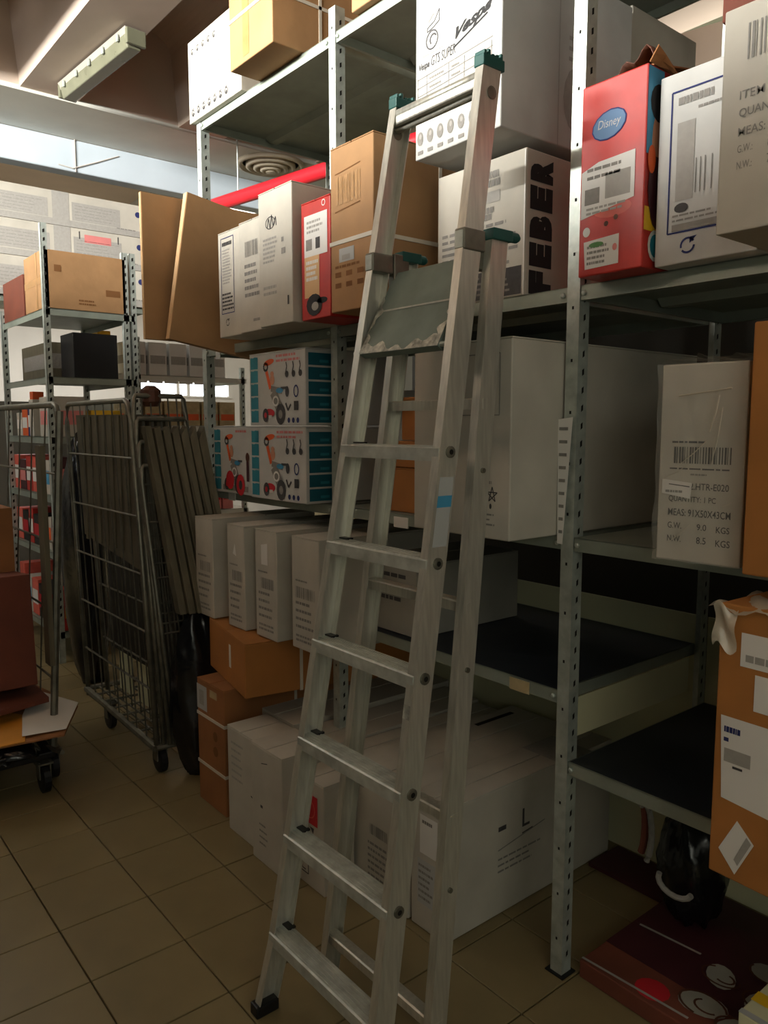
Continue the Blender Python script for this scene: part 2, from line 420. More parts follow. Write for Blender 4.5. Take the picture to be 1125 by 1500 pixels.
def shelf(x0, x1, z, m='shelf_steel'):
    h = .035; g = .02; mb = MB(); a, b = x0+g, x1-g; t = .0015
    mb.box((a, Y0, z-t), (b, Y1, z), m)
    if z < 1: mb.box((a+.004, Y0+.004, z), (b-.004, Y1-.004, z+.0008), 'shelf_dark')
    for y in (Y0, Y1-t): mb.box((a, y, z-h), (b, y+t, z+.001), m)
    for y in (Y0+t, Y1-.012): mb.box((a, y, z-h), (b, y+.010, z-h+t), m)
    for x in (a, b-t): mb.box((x, Y0, z-h), (x+t, Y1, z), m)
    for x in (a+t, b-.012): mb.box((x, Y0+.012, z-h), (x+.010, Y1-.012, z-h+t), m)
    o = mb.build('shelf', rack)
    for f in (.5,):
        y = Y0+(Y1-Y0)*f
        MB().sweep([(a+.02, y-.04, z-t), (a+.02, y-.02, z-.022), (a+.02, y+.02, z-.022), (a+.02, y+.04, z-t)], [(b-.02, y-.04, z-t), (b-.02, y-.02, z-.022), (b-.02, y+.02, z-.022), (b-.02, y+.04, z-t)], m).build('stiffener', o)
    for x in (a+.012, b-.012):
        MB().lathe([(.007, 0), (.007, -.005), (.004, -.007)], (x, Y0-.001, z-.018), 'galvanised', 6, 'y').build('bolt', o)
    return o
def price_tag(sh, x, z, w=.06, m='paper'):
    MB().box((x, Y0-.004, z-.038), (x+w, Y0-.001, z-.004), m).build('price_tag', sh)
SH = {}
for i, zs in enumerate(((.80, 1.215, ZT, 2.815), (.80, 1.215, ZT, 2.815), (.615, 1.215, ZT, 3.2), (.615, 1.215, ZT, 3.2))):
    for z in zs: SH[(i, z)] = shelf(PX[i], PX[i+1], z)
price_tag(SH[(0, 1.215)], -3.06, 1.215); price_tag(SH[(1, 1.215)], -2.06, 1.215, .05); price_tag(SH[(1, 1.215)], -1.93, 1.21, .07)
price_tag(SH[(1, .80)], -2.14, .80, .06); price_tag(SH[(1, .80)], -1.42, .80, .07, 'tape_clear'); price_tag(SH[(0, ZT)], -3.15, 1.83, .04)
# back sheets of the rack
MB().box((PX[0]+.03, Y1+.004, 0), (PX[2]-.02, Y1+.007, .895), 'panel_cream').build('back_panel', rack)
MB().box((PX[2]+.02, Y1+.004, 0), (PX[4]-.02, Y1+.007, .895), 'panel_cream').build('back_panel', rack)
MB().box((PX[2]-.016, Y0+.045, .655), (PX[2]-.012, Y1-.045, .765), 'panel_cream').build('side_panel', rack)
MB().box((PX[0]+.03, Y1+.004, 1.23), (PX[1]-.02, Y1+.007, 1.66), 'white_card_cool').build('back_panel', rack)
# hanging label strip on the upright
mb = MB(); mb.add([(-.022, 0, .32), (.024, 0, .325), (.004, -.004, .0), (-.012, -.004, .0)], [(3, 2, 1, 0)], 'paper')
for k in range(9):
    z = .3-k*.033; w = .013-.001*k; mb.add([(-w-.003, -.0016-.004*k/9, z-.008), (w-.002, -.0016-.004*k/9, z-.008), (w-.002, -.0016-.004*k/9, z), (-w-.003, -.0016-.004*k/9, z)], [(0, 1, 2, 3)], 'ink_grey')
o = mb.build('label_strip', solid=.0008); o.location = (-1.243, 1.612, 1.197); tag(o, 'narrow white label strip hanging crookedly on the right upright', 'label')

# ------------------------------------------------------------------ LEFT BAY, TOP
c = Carton('white carton with rows of small emblems on top shelf corner', -3.302, 1.60, 2.815, .46, .55, .335, flaps=False)
p = c.F()
for k in range(7):
    u = .04+.05*k; p.ring(u, .035, .012, .012, .004, 'ink'); p.disc(u, .03, .007, .008, 'ink'); p.line([(u-.01, .05), (u+.01, .053)], .003, 'ink')
for k in range(5): p.ring(.045+.05*k, .285, .011, .011, .004, 'ink', a0=.5, a1=5); p.disc(.045+.05*k, .28, .005, .006, 'ink')
p.lines(.08, .1, .22, .16, 3, 'ink_light', fill=.3); p.rect(.27, .17, .285, .18, 'ink_grey'); p.build(c.o)
c = Carton('tall kraft carton with white strap on the very top shelf', -2.745, 1.50, 2.82, .305, .75, .62, 'kraft', flaps=False)
c.strap_h(.17); c.strap_v(.2)
p = c.F(); p.rect(.10, .02, .145, .32, 'tape_kraft'); p.build(c.o, 'tape_strip')
p = c.R(); p.lines(.32, .25, .6, .45, 4, 'kraft_print', fill=.4); p.build(c.o)
c = Carton('second kraft carton at the top edge of the picture, mid bay', -2.12, 1.60, 2.82, .5, .55, .4, 'kraft', flaps=False)
c.strap_h(.2)

# ------------------------------------------------------------------ LEFT BAY, z = ZT
def sheet_box(label, x, y, z, w, h, t, tilt, m='kraft'):
    o = thing('flat_carton', label, 'carton', (x, y, z), 0); o.rotation_euler = (tilt, 0, 0)
    MB().box((0, 0, 0), (t, w, h), m).build('board', o, .002)
    MB().box((.002, -.0015, .001), (t-.002, .0005, h-.001), 'kraft_edge').build('cut_edge', o)  # lit edge put into the colour, paler than the board
    return o
sheet_box('tall flat kraft board standing outermost at the end of the left bay', -3.075, 1.265, 1.847, .66, .57, .02, -.0)
sheet_box('leaning flat kraft board with pale cut edge beside white cartons', -3.02, 1.335, 1.847, .62, .59, .035, -.16)
c = Carton('slim white carton with dark framed table, leftmost of the white row', -2.845, 1.485, ZT+.002, .19, .5, .40)
p = c.F(); p.frame(.025, .09, .125, .375, .003, 'ink_blue'); p.lines(.035, .345, .11, .36, 1, 'ink', fill=.9); p.lines(.035, .20, .11, .335, 12, 'ink_light'); p.lines(.03, .1, .12, .17, 5, 'ink'); p.arrow_logo(.07, .055, .012, 'ink')
p.build(c.o)
c = Carton('slim white carton with barcode and shipping lines, middle of white row', -2.65, 1.47, ZT+.002, .19, .5, .40)
p = c.F(); p.bars(.045, .27, .14, .325, 'ink_grey'); p.lines(.04, .12, .15, .25, 5, 'ink_grey'); p.lines(.1, .03, .16, .05, 1, 'ink_grey'); p.build(c.o)
c = Carton('taller white carton with handwriting beside the small red box', -2.455, 1.44, ZT+.002, .215, .62, .455)
p = c.F(); p.line([(.06, .33), (.07, .36), (.08, .325), (.09, .37), (.1, .33), (.115, .36), (.12, .33)], .004, 'ink'); p.ring(.08, .345, .03, .02, .003, 'ink')
p.lines(.03, .21, .13, .30, 6, 'ink_light'); p.rect(.15, .23, .175, .25, 'ink_grey'); p.rect(.15, .27, .165, .285, 'ink_grey'); p.lines(.03, .1, .12, .14, 2, 'ink_light'); p.rect(.185, .06, .195, .09, 'ink'); p.build(c.o)
c = Carton('small red carton with large white label under pale tape', -2.215, 1.46, ZT+.002, .165, .5, .375, 'red_card')
p = c.F(); p.rect(.02, .20, .15, .33, 'paper', 0); p.lines(.035, .27, .13, .315, 3, 'ink_light', 1); p.rect(.03, .22, .065, .255, 'ink_grey', 1); p.rect(.085, .22, .11, .255, 'ink', 1)
p.rect(.02, .07, .105, .20, 'kraft_edge', 0); p.lines(.03, .12, .1, .19, 4, 'paper', 1, fill=.6); p.ring(.13, .355, .009, .009, .003, 'paper', 0)
p.disc(.075, .045, .045, .035, 'ink_black', 1); p.disc(.12, .055, .03, .01, 'ink_black', 1); p.disc(.08, .04, .02, .014, 'ink_light', 2); p.build(c.o)

# ------------------------------------------------------------------ LEFT BAY, tricycle cartons
def trike(p, u0, w, h, big=False):
    """flat product picture: push tricycle with hood, seat, wheels"""
    U = lambda x: u0+x*w
    V = lambda y: y*h
    p.disc(U(.35), V(.86), w*.2, h*.04, 'orange', 1, rot=.15)
    p.ring(U(.22), V(.8), w*.08, h*.05, w*.05, 'ink', 1); p.line([(U(.25), V(.74)), (U(.4), V(.5))], w*.1, 'orange', 1)
    p.disc(U(.47), V(.62), w*.09, h*.07, 'skin_tone', 1); p.disc(U(.47), V(.70), w*.07, h*.035, 'skin_tone', 2)
    p.line([(U(.42), V(.5)), (U(.85), V(.46))], w*.12, 'ink_grey', 2); p.disc(U(.75), V(.47), w*.14, h*.035, 'sky_blue', 3); p.line([(U(.8), V(.5)), (U(1.), V(.5))], w*.05, 'ink', 3)
    p.line([(U(.5), V(.46)), (U(.72), V(.24))], w*.26, 'ink_grey', 1); p.ring(U(.6), V(.33), w*.1, h*.06, w*.04, 'paper', 3)
    p.disc(U(.35), V(.17), w*.2, h*.06, 'red_ink', 2)
    for x, y, r in ((.2, .14, .1), (.78, .15, .15)):
        p.disc(U(x), V(y), w*r*1.2, h*r*.95, 'ink', 3); p.disc(U(x), V(y), w*r*.5, h*r*.4, 'red_ink' if x < .5 else 'ink_grey', 4)
    p.rect(U(.28), V(.1), U(.45), V(.14), 'paper', 3)
def toy(label, x, y, z, w, d, h, other=False):
    c = Carton(label, x, y, z, w, d, h, 'white_card_cool', group='tricycle cartons in the left bay')
    p = c.F(); e = .012
    n = 5
    for k in range(n):
        v0 = .012+(h-.02)*k/n; p.poly([(e, v0), (e+.055, v0), (e+.055, v0+(h-.02)/n*.86), (e+.03, v0+(h-.02)/n*.9), (e+.02, v0+(h-.02)/n*.84), (e, v0+(h-.02)/n*.88)], 'teal')
    if not other:
        trike(p, .085, .185, h)
        p.lines(.20, h-.045, w-.012, h-.01, 2, 'pink', fill=.5)
        for q in range(3): p.line([(.265+.045*q, h*.68), (.275+.045*q, h*.78), (.27+.045*q, h*.84)], .006, 'ink', 1); p.disc(.275+.045*q, h*.68, .012, .012, 'ink', 1)
        p.disc(.275, h*.45, .013, .02, 'ink', 1); p.ring(.335, h*.45, .014, .02, .006, 'ink_blue', 1)
        p.line([(.265, h*.3), (.28, h*.2), (.3, h*.28)], .009, 'ink', 1); p.rect(.32, h*.2, .35, h*.32, 'ink', 1)
        for q in range(3): p.disc(.285+.03*q, h*.07, .009, .01, 'ink_blue', 1)
    else:
        trike(p, .085, .17, h*.98)
        p.disc(.15, h*.2, .035, .04, 'red_ink', 5); p.disc(.24, h*.14, .035, .045, 'red_ink', 5); p.disc(.24, h*.14, .015, .02, 'ink', 6)
        p.rect(.085, .012, .30, .035, 'ink_grey', 1); p.rect(.13, .012, .17, .035, 'green_ink', 2); p.lines(.2, h-.03, .31, h-.012, 1, 'pink')
        p.disc(.3, h*.55, .015, .02, 'brown_ink', 4); p.line([(.3, h*.5), (.3, h*.2)], .02, 'plum', 3)
    p.build(c.o)
    p = c.R(); n = 5
    for k in range(n):
        v0 = .01+(h-.02)*k/n; p.rect(.012, v0, d*.36, v0+(h-.02)/n*.86, 'teal_dark')
        p.rect(.06, v0+.01, .1, v0+.02, 'teal', 1)
    p.build(c.o)
toy('teal and white tricycle carton, the top one of the stack', -2.722, 1.545, 1.502, .395, .42, .275)
toy('teal and white tricycle carton, the lower one beneath its twin', -2.725, 1.545, ZT-.63+.003, .398, .42, .278)
toy('teal and white tricycle carton showing a child, lowest at the left', -3.10, 1.575, ZT-.63+.002, .37, .42, .282, True)

# ------------------------------------------------------------------ LEFT BAY, slim white cartons and kraft ones
def slim(label, x, y, z, w, d, h, rz=0, k=0):
    c = Carton(label, x, y, z, w, d, h, 'white_card', rz=rz, seam='x', group='slim white cartons at the foot of the left bay')
    p = c.F(); u0, u1 = w*.15, w*.88
    p.lines(u0, h*.60, u0+w*.5, h*.63, 1, 'ink_grey'); p.bars(u0+(.02 if k != 3 else 0), h*.46, u1, h*.56, 'ink_grey', n=18)
    for q in range(4): p.lines(u0, h*(.40-.07*q), u1, h*(.43-.07*q), 1, 'ink_grey', fill=.8)
    p.lines(u0, h*.06, u1, h*.14, 2, 'ink_grey', fill=.5)
    if k in (1, 2): p.poly([(w*.35, h*.72), (w*.55, h*.70), (w*.47, h*.82)] if k == 1 else [(w*.3, h*.68), (w*.6, h*.68), (w*.6, h*.88), (w*.3, h*.86)], 'paper')
    p.build(c.o)
    return c
ZA = .715
slim('slim white carton furthest left at the foot of the left bay', -2.99, 1.425, ZA+.002, .155, .5, .41, k=0)
slim('slim white carton with a white triangular mark, second from the left', -2.72, 1.43, ZA+.002, .135, .5, .405, k=1)
slim('slim white carton with a pale rectangle above its barcode', -2.52, 1.44, ZA+.002, .15, .55, .405, k=2)
slim('slim white carton half hidden by the ladder rail, rightmost of the row', -2.30, 1.46, ZA+.002, .17, .5, .40, k=3)
c = Carton('kraft carton turned askew under the slim white cartons', -2.89, 1.43, .508, .46, .72, .205, 'kraft_orange', rz=math.radians(-11), seam='y')
c.strap_v(.22); p = c.F(); p.rect(.27, .07, .295, .16, 'paper'); p.build(c.o, 'sticker')
c = Carton('tall kraft carton with two white straps standing on the floor', -2.80, 1.325, .001, .225, .75, .503, 'kraft_dark', seam='y')
c.strap_h(.36); c.strap_h(.16); c.strap_v(.32)
p = c.F(); p.rect(.0, .38, .085, .48, 'paper_grey'); p.rect(.02, .4, .06, .46, 'ink_light', 1); p.rect(.11, .45, .17, .48, 'tape_clear'); p.disc(.15, .3, .018, .02, 'kraft_print'); p.disc(.15, .24, .02, .02, 'kraft_print'); p.build(c.o, 'label')
# floor row of white cartons
def floorbox(label, x, y, w, d, h, fn=None, seam='y', z=.001):
    c = Carton(label, x, y, z, w, d, h, 'white_card', seam=seam, group='white cartons standing on the floor under the rack')
    if fn: fn(c)
    return c
def f1(c):
    p = c.F(); p.lines(.03, .2, .12, .36, 6, 'ink_light', fill=.3); p.line([(.17, .19), (.2, .18)], .005, 'ink'); p.build(c.o)
def f2(c):
    p = c.F(); p.rect(.06, .2, .075, .21, 'ink'); p.line([(.07, .36), (.11, .37)], .003, 'ink'); p.lines(.05, .06, .11, .15, 4, 'ink_grey', fill=.3); p.build(c.o)
def f3(c):
    p = c.F(); p.rect(.035, .22, .125, .32, 'red_ink', 0); p.ring(.08, .27, .03, .03, .004, 'red_light', 1); p.poly([(.08, .21), (.105, .21), (.1, .19)], 'ink'); p.frame(.02, .04, .07, .09, .004, 'ink'); p.line([(.03, .08), (.035, .05), (.055, .05)], .004, 'ink'); p.build(c.o)
def f4(c):
    p = c.F(); p.lines(.03, .3, .08, .34, 2, 'ink_grey'); p.rect(.06, .235, .085, .25, 'ink'); p.rect(.02, .06, .12, .14, 'ink_light'); p.lines(.025, .065, .115, .135, 4, 'ink_grey', 1, fill=.3); p.build(c.o)
def f5(c):
    p = c.T(); p.rect(.045, .54, .066, .74, 'ink_black'); p.build(c.o, 'hand_slot')
    p = c.F(); p.bars(.11, .2, .2, .235, 'ink_grey'); p.lines(.10, .05, .22, .18, 6, 'ink_grey', fill=.4); p.rect(.04, .34, .08, .35, 'ink_light'); p.build(c.o)
def f6(c):
    p = c.F(); p.rect(.04, .24, .115, .36, 'paper', 0); p.lines(.05, .33, .1, .35, 1, 'ink_grey', 1); p.rect(.03, .08, .11, .22, 'paper_grey', 0); p.lines(.035, .09, .1, .21, 6, 'ink_grey', 1, fill=.4); p.build(c.o)
    p = c.R(); p.text('L', .33, .25, .365, .31, 'ink', bold=.006); p.line([(.33, .23), (.38, .235)], .004, 'ink'); p.rect(.22, .27, .255, .285, 'ink'); p.line([(.22, .21), (.44, .24)], .004, 'ink_grey'); p.lines(.22, .13, .42, .19, 3, 'ink_grey', fill=.3); p.build(c.o)
    p = c.T(); p.rect(.0, .5, .18, .66, 'ink_light'); p.build(c.o)
floorbox('shallow white carton nearest the kraft stack on the floor', -2.505, 1.30, .205, .17, .403, f1)
floorbox('shallow white carton second on the floor, right of the first', -2.285, 1.275, .2, .18, .418, f2)
floorbox('white floor carton mostly hidden behind the two shallow ones', -2.62, 1.49, .27, .8, .40, None)
floorbox('white floor carton with a square red emblem seen between ladder rails', -2.078, 1.325, .16, .12, .37, f3)
floorbox('white floor carton hidden deeper behind the emblem carton', -2.335, 1.50, .2, .75, .385, None)
floorbox('slim white floor carton with a grey printed square low on its front', -2.122, 1.48, .145, .75, .38, f4)
floorbox('white floor carton with a barcode, left of the largest one', -1.965, 1.46, .295, .80, .405, f5)
floorbox('large white floor carton at the right end with an upright mark', -1.66, 1.465, .15, .80, .412, f6)
# ------------------------------------------------------------------ MID BAY
c = Carton('tall kraft carton with white strap and faint print beside the ladder', -2.005, 1.43, ZT+.002, .21, .56, .485, 'kraft', seam='y')
c.strap_h(.205); c.strap_v(.26)
p = c.F(); p.lines(.03, .31, .15, .40, 1, 'tape_kraft', fill=.9); p.bars(.04, .325, .13, .385, 'tape_kraft', 1, n=14); p.line([(.025, .295), (.15, .305)], .003, 'kraft_print'); p.line([(.025, .405), (.15, .415)], .003, 'kraft_print')
p.rect(.045, .145, .12, .185, 'paper_grey', 1); p.rect(.06, .15, .1, .165, 'ink_light', 2)
for q in range(3):
    for r in range(2): p.rect(.025+.055*q, .07+.032*r, .055+.055*q, .085+.032*r, 'kraft_print', 1)
p.lines(.025, .125, .15, .14, 1, 'kraft_print', 1); p.build(c.o)
c = Carton('white carton with huge black rotated lettering on its side', -1.73, 1.622, ZT+.002, .335, .68, .375, 'white_card', flaps=False)
p = c.R(); [p.text(ch, .016, .004+.073*q, .108, .066+.073*q, 'ink_black', bold=.09, up=True) for q, ch in enumerate('FEBER')]; p.build(c.o, 'lettering')
p = c.F(); p.lines(.17, .30, .25, .345, 2, 'ink_grey', fill=.8); p.rect(.17, .26, .245, .29, 'ink_light'); p.lines(.14, .215, .24, .25, 2, 'ink_grey', fill=.9)
for q in range(7): p.lines(.02, .195-.018*q, .32, .207-.018*q, 1, 'ink_grey', fill=.7)
p.rect(.005, .004, .325, .078, 'ink', 0); p.lines(.02, .012, .3, .07, 4, 'ink_grey', 1, fill=.4); p.rect(.33, 0, .334, .37, 'paper', 1)
p.rect(0, 0, .004, .1, 'ink_black', 1); p.build(c.o)
# scooter carton standing on top of the two, overhanging the aisle
c = Carton('big white scooter carton overhanging above the ladder platform', -1.745, 1.545, 2.257, .335, .54, .45, 'white_card_cool', rz=math.radians(-1.5), flaps=False)
p = c.F()
vs, fs = text_mesh('Vespa', .03, .5)
p.mb.add([p.P(.165+.135*x, .262+.03*x+.036*y, 1) for x, y in vs], fs, 'ink_black'); p.line([(.16, .252), (.285, .292)], .004, 'ink_black', 1)
p.text('Vespa', .015, .232, .06, .256, 'ink', bold=.02, shear=.2); p.text('GTS SUPER', .068, .236, .165, .262, 'ink', shear=.2)
p.ring(.07, .305, .024, .024, .004, 'ink'); p.ring(.075, .305, .013, .013, .005, 'ink', a0=.5, a1=4); p.line([(.05, .34), (.08, .35), (.1, .375), (.1, .345), (.075, .335), (.05, .33), (.05, .34)], .003, 'ink'); p.line([(.055, .355), (.075, .37), (.09, .36)], .003, 'ink_grey')
p.lines(.03, .268, .13, .276, 1, 'ink_light', fill=.4)
for q, v in enumerate((.222, .199, .176, .153)): p.line([(.01, v-.006), (.305, v+.006)], .0025, 'ink_grey')
for u in (.01, .05, .14, .2, .3): p.line([(u, .15), (u, .22)], .0025, 'ink_grey')
for v in (.16, .183, .206): p.lines(.06, v-.005, .13, v+.006, 1, 'ink_grey'); p.lines(.15, v-.005, .19, v+.006, 1, 'ink_grey')
p.rect(.01, .09, .3, .145, 'paper', 0); p.lines(.02, .095, .2, .14, 3, 'ink_light', 1)
for q in range(7): p.disc(.022+.042*q, .055, .013, .019, 'ink_grey'); p.disc(.024+.042*q, .06, .005, .007, 'ink_light', 1); p.rect(.012+.042*q, .012, .034+.042*q, .022, 'ink_grey')
p.build(c.o)
p = c.R(); p.disc(.30, .13, .06, .09, 'ink_light'); p.lines(.26, .22, .36, .3, 3, 'ink_light', fill=.4); p.line([(.22, 0), (.22, .44)], .003, 'ink_light'); p.build(c.o)
c = Carton('plain white carton with a cut corner behind the scooter carton', -1.80, 2.095, 2.257, .39, .36, .47, 'white_card', flaps=False)

# cartons on the lower shelves of the mid bay
def kr(label, x, y, z, w, d, h):
    c = Carton(label, x, y, z, w, d, h, 'kraft_orange', group='orange kraft cartons behind the ladder'); c.strap_x(w*.45, 'tape_kraft', .018)
    p = c.F(); p.rect(w*.72, h*.45, w*.92, h*.75, 'paper'); p.lines(w*.74, h*.5, w*.9, h*.7, 2, 'ink_grey', 1); p.build(c.o, 'label'); return c
kr('wide orange kraft carton low on the mid shelf behind the ladder', -2.03, 1.66, 1.217, .40, .5, .145)
kr('flat orange kraft carton lying on another behind the ladder', -2.05, 1.67, 1.364, .42, .5, .085)
c = Carton('kraft carton pushed back behind the orange ones', -2.1, 1.80, 1.45, .4, .4, .15, 'kraft_orange')
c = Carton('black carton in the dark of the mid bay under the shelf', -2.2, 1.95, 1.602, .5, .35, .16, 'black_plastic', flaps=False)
c = Carton('large white carton with a star jutting out beside the ladder', -1.615, 1.43, 1.217, .352, .85, .497, 'white_card', seam='y')
p = c.F(); p.frame(.13, .31, .315, .46, .003, 'ink_grey'); p.rect(.25, .385, .3, .395, 'ink'); p.rect(.25, .362, .3, .372, 'ink'); p.disc(.265, .33, .018, .018, 'ink_grey'); p.lines(.22, .28, .3, .30, 2, 'ink_light')
p.lines(.22, .135, .31, .15, 1, 'ink_grey'); p.line([(.295+.018*math.sin(2*math.pi*k*2/5), .112+.02*math.cos(2*math.pi*k*2/5)) for k in range(6)], .003, 'ink'); p.disc(.26, .083, .006, .006, 'ink'); p.disc(.29, .083, .004, .007, 'ink')
p.lines(.2, .03, .32, .068, 3, 'ink_grey', fill=.35); p.build(c.o)
c = Carton('greyish carton with black text lines deep in the mid bay', -2.16, 1.66, .802, .30, .5, .245, 'grey_card')
p = c.F()
for q in range(3): p.lines(.06, .19-.04*q, .28, .205-.04*q, 1, 'ink', fill=.9)
p.build(c.o)

# ------------------------------------------------------------------ RIGHT BAY
c = Carton('red toy carton with a blue oval badge and a torn open top', -1.165, 1.545, ZT+.002, .17, .55, .425, 'red_card', flaps=False)
p = c.F(); p.disc(.075, .325, .046, .032, 'ink_blue', 0, rot=.2); p.disc(.075, .325, .043, .029, 'badge_blue', 1, rot=.2); p.text('Disney', .046, .314, .106, .338, 'paper_grey', 2, shear=.2)
p.poly([(.005, .13), (.005, .235), (.05, .25), (.145, .255), (.145, .155)], 'paper', 0); p.rect(.015, .16, .055, .195, 'ink_grey', 1); p.rect(.07, .165, .135, .22, 'ink_light', 1); p.lines(.02, .21, .13, .245, 2, 'ink_grey', 1, fill=.4); p.lines(.02, .135, .14, .155, 2, 'ink_light', 1)
p.poly([(.02, .0155), (.015, .078), (.11, .083), (.11, .018)], 'paper', 0); p.lines(.025, .022, .085, .07, 4, 'ink_grey', 1); p.disc(.05, .068, .02, .006, 'green_ink', 2); p.disc(.1, .055, .006, .008, 'pink', 2)
p.disc(.022, .1, .01, .011, 'paper', 0); p.disc(.075, .11, .006, .006, 'brown_ink', 0); p.disc(.1, .12, .006, .006, 'brown_ink', 0); p.disc(.09, .14, .05, .018, 'red_light', -1)
p.build(c.o)
p = c.R(); p.rect(.0, .24, .06, .42, 'sky_blue'); p.disc(.05, .27, .03, .07, 'skin_tone', 1); p.disc(.045, .35, .035, .04, 'ink_black', 2); p.disc(.04, .17, .03, .07, 'plum', 3); p.rect(0, .08, .3, .13, 'yellow'); p.disc(.05, .125, .03, .04, 'brown_ink', 2)
p.disc(.045, .05, .028, .034, 'paper', 1); p.disc(.045, .05, .02, .025, 'teal', 2); p.disc(.02, .23, .015, .03, 'orange', 4); p.build(c.o)
mb = MB(); mb.grid(lambda a, b: (.17*a, .02+.2*b, .427+.035*b+.012*math.sin(9*a)*b), 8, 3, 'kraft_dark'); mb.grid(lambda a, b: (.172+.02*b, .25*a, .425+.03*b*math.sin(2+5*a)), 8, 2, 'kraft_dark')
mb.build('torn_flap', c.o, solid=.003)
MB().grid(lambda a, b: (.05+.12*a, .05+.3*b, .43+.05*math.sin(3.1*a)*(1+.4*math.sin(11*a+7*b))), 12, 10, 'brown_ink').build('brown_paper', c.o, smooth=True, solid=.002)
c = Carton('white carton with a blue framed data table in the right bay', -.984, 1.575, ZT+.002, .228, .55, .395, 'white_card_cool', flaps=False)
p = c.F(); p.frame(.03, .065, .155, .355, .0035, 'ink_blue'); p.lines(.045, .325, .125, .342, 1, 'ink_grey', fill=.9); p.lines(.09, .305, .15, .318, 1, 'ink_grey', fill=.4); p.rect(.045, .13, .085, .29, 'ink_light')
for u in (.09, .1, .11, .125): p.line([(u, .14), (u, .21)], .002, 'ink_grey', 1)
p.disc(.06, .115, .016, .01, 'ink', 1); p.lines(.04, .085, .15, .105, 2, 'ink_grey', fill=.4); p.rect(.04, .068, .15, .082, 'ink_grey', 1); p.arrow_logo(.078, .035, .015, 'ink_blue'); p.build(c.o)
c = Carton('white carton jutting out at top right with item and weight lines', -.752, 1.40, ZT+.002, .34, .6, .385, 'white_card', flaps=False)
p = c.F(); p.bars(.045, .29, .2, .35, 'ink_grey', n=22); p.text('ITEM NO.', .035, .225, .125, .24, 'ink_grey', bold=.006); p.text('QUANTITY:', .035, .193, .13, .21, 'ink_grey', bold=.006); p.text('MEAS: 60X38X40CM', .035, .163, .2, .178, 'ink_grey', bold=.008)
p.text('G.W.:', .035, .135, .062, .148, 'ink_grey'); p.text('8.4', .088, .133, .105, .15, 'ink_grey', bold=.006); p.text('N.W.:', .035, .107, .062, .12, 'ink_grey', bold=.006); p.text('7.5', .088, .106, .105, .122, 'ink_grey', bold=.006); p.build(c.o)
c = Carton('reddish brown carton on top of the white ones at the corner', -.79, 1.46, 2.245, .45, .5, .3, 'kraft_red', flaps=False)
c = Carton('pale carton glimpsed in the gap behind the right bay cartons', -1.02, 2.05, ZT+.002, .3, .25, .33, 'white_card', flaps=False)
# white carton in clear film on the middle shelf
c = Carton('white carton wrapped in clear film with large black shipping text', -.906, 1.498, 1.217, .178, .62, .41, 'white_card', rz=math.radians(4), flaps=False)
p = c.F(); w = .178
p.lines(.028, .246, .12, .254, 1, 'ink'); p.bars(.033, .206, .155, .240, 'ink', n=22); p.lines(.025, .192, .16, .198, 1, 'ink'); p.lines(.07, .180, .115, .187, 1, 'ink_grey')
p.text('2.HTR-E020', .07, .152, .15, .166, 'ink', bold=.006); p.text('QUANTITY: 1 PC', .025, .124, .125, .138, 'ink', bold=.006); p.text('MEAS: 91X50X43CM', .025, .096, .156, .111, 'ink', bold=.008)
p.text('G.W.', .025, .069, .055, .082, 'ink', bold=.006); p.text('9.0', .088, .069, .108, .082, 'ink', bold=.006); p.text('KGS', .128, .067, .155, .08, 'ink', bold=.006)
p.text('N.W.', .025, .041, .055, .054, 'ink', bold=.006); p.text('8.5', .088, .041, .108, .055, 'ink', bold=.006); p.text('KGS', .128, .039, .157, .053, 'ink', bold=.006)
p.build(c.o)
p = c.F(); p.poly([(.01, .142), (.01, .172), (.075, .166), (.072, .133)], 'paper', 3); p.line([(.025, .162), (.07, .158)], .002, 'ink', 4); p.lines(.018, .142, .065, .152, 1, 'ink_grey', 4); p.build(c.o, 'sticker')
def wrap(c, e=.009):
    w, d, h = c.w, c.d, c.h; mb = MB(); rr = random.Random(3)
    n = lambda a, b: .004*math.sin(17*a+5*b)*math.sin(11*b+3*a)+.003*math.sin(31*a-23*b)
    mb.grid(lambda a, b: (-.004+(w+.008)*a, -e-n(a, b), h*b), 20, 30, 'clear_film')
    mb.grid(lambda a, b: (-.004+(w+.008)*a, -e+(d+e)*b, h+.006+abs(n(a, b))*2), 20, 8, 'clear_film')
    o = mb.build('clear_wrap', c.o, smooth=True)
    f = MB()
    for a0, b0, a1, b1, t in ((.62, .66, .72, .84, .004), (.3, .5, .6, .62, .003), (.66, .5, .76, .78, .003), (.1, .42, .4, .5, .002), (.2, .1, .45, .2, .002), (.8, .3, .9, .32, .002), (.25, .84, .85, .87, .005)):
        f.tube([(w*a0, -e-.004, h*b0), (w*(a0+a1)/2+.003, -e-.006, h*(b0+b1)/2), (w*a1, -e-.004, h*b1)], t*.35, 'milky_film', 5)
    f.build('wrap_crease', o)['kind'] = 'stuff'
wrap(c)
c = Carton('tall kraft carton at the right edge beside the film-wrapped one', -.70, 1.46, 1.217, .3, .6, .475, 'kraft_orange', flaps=False)
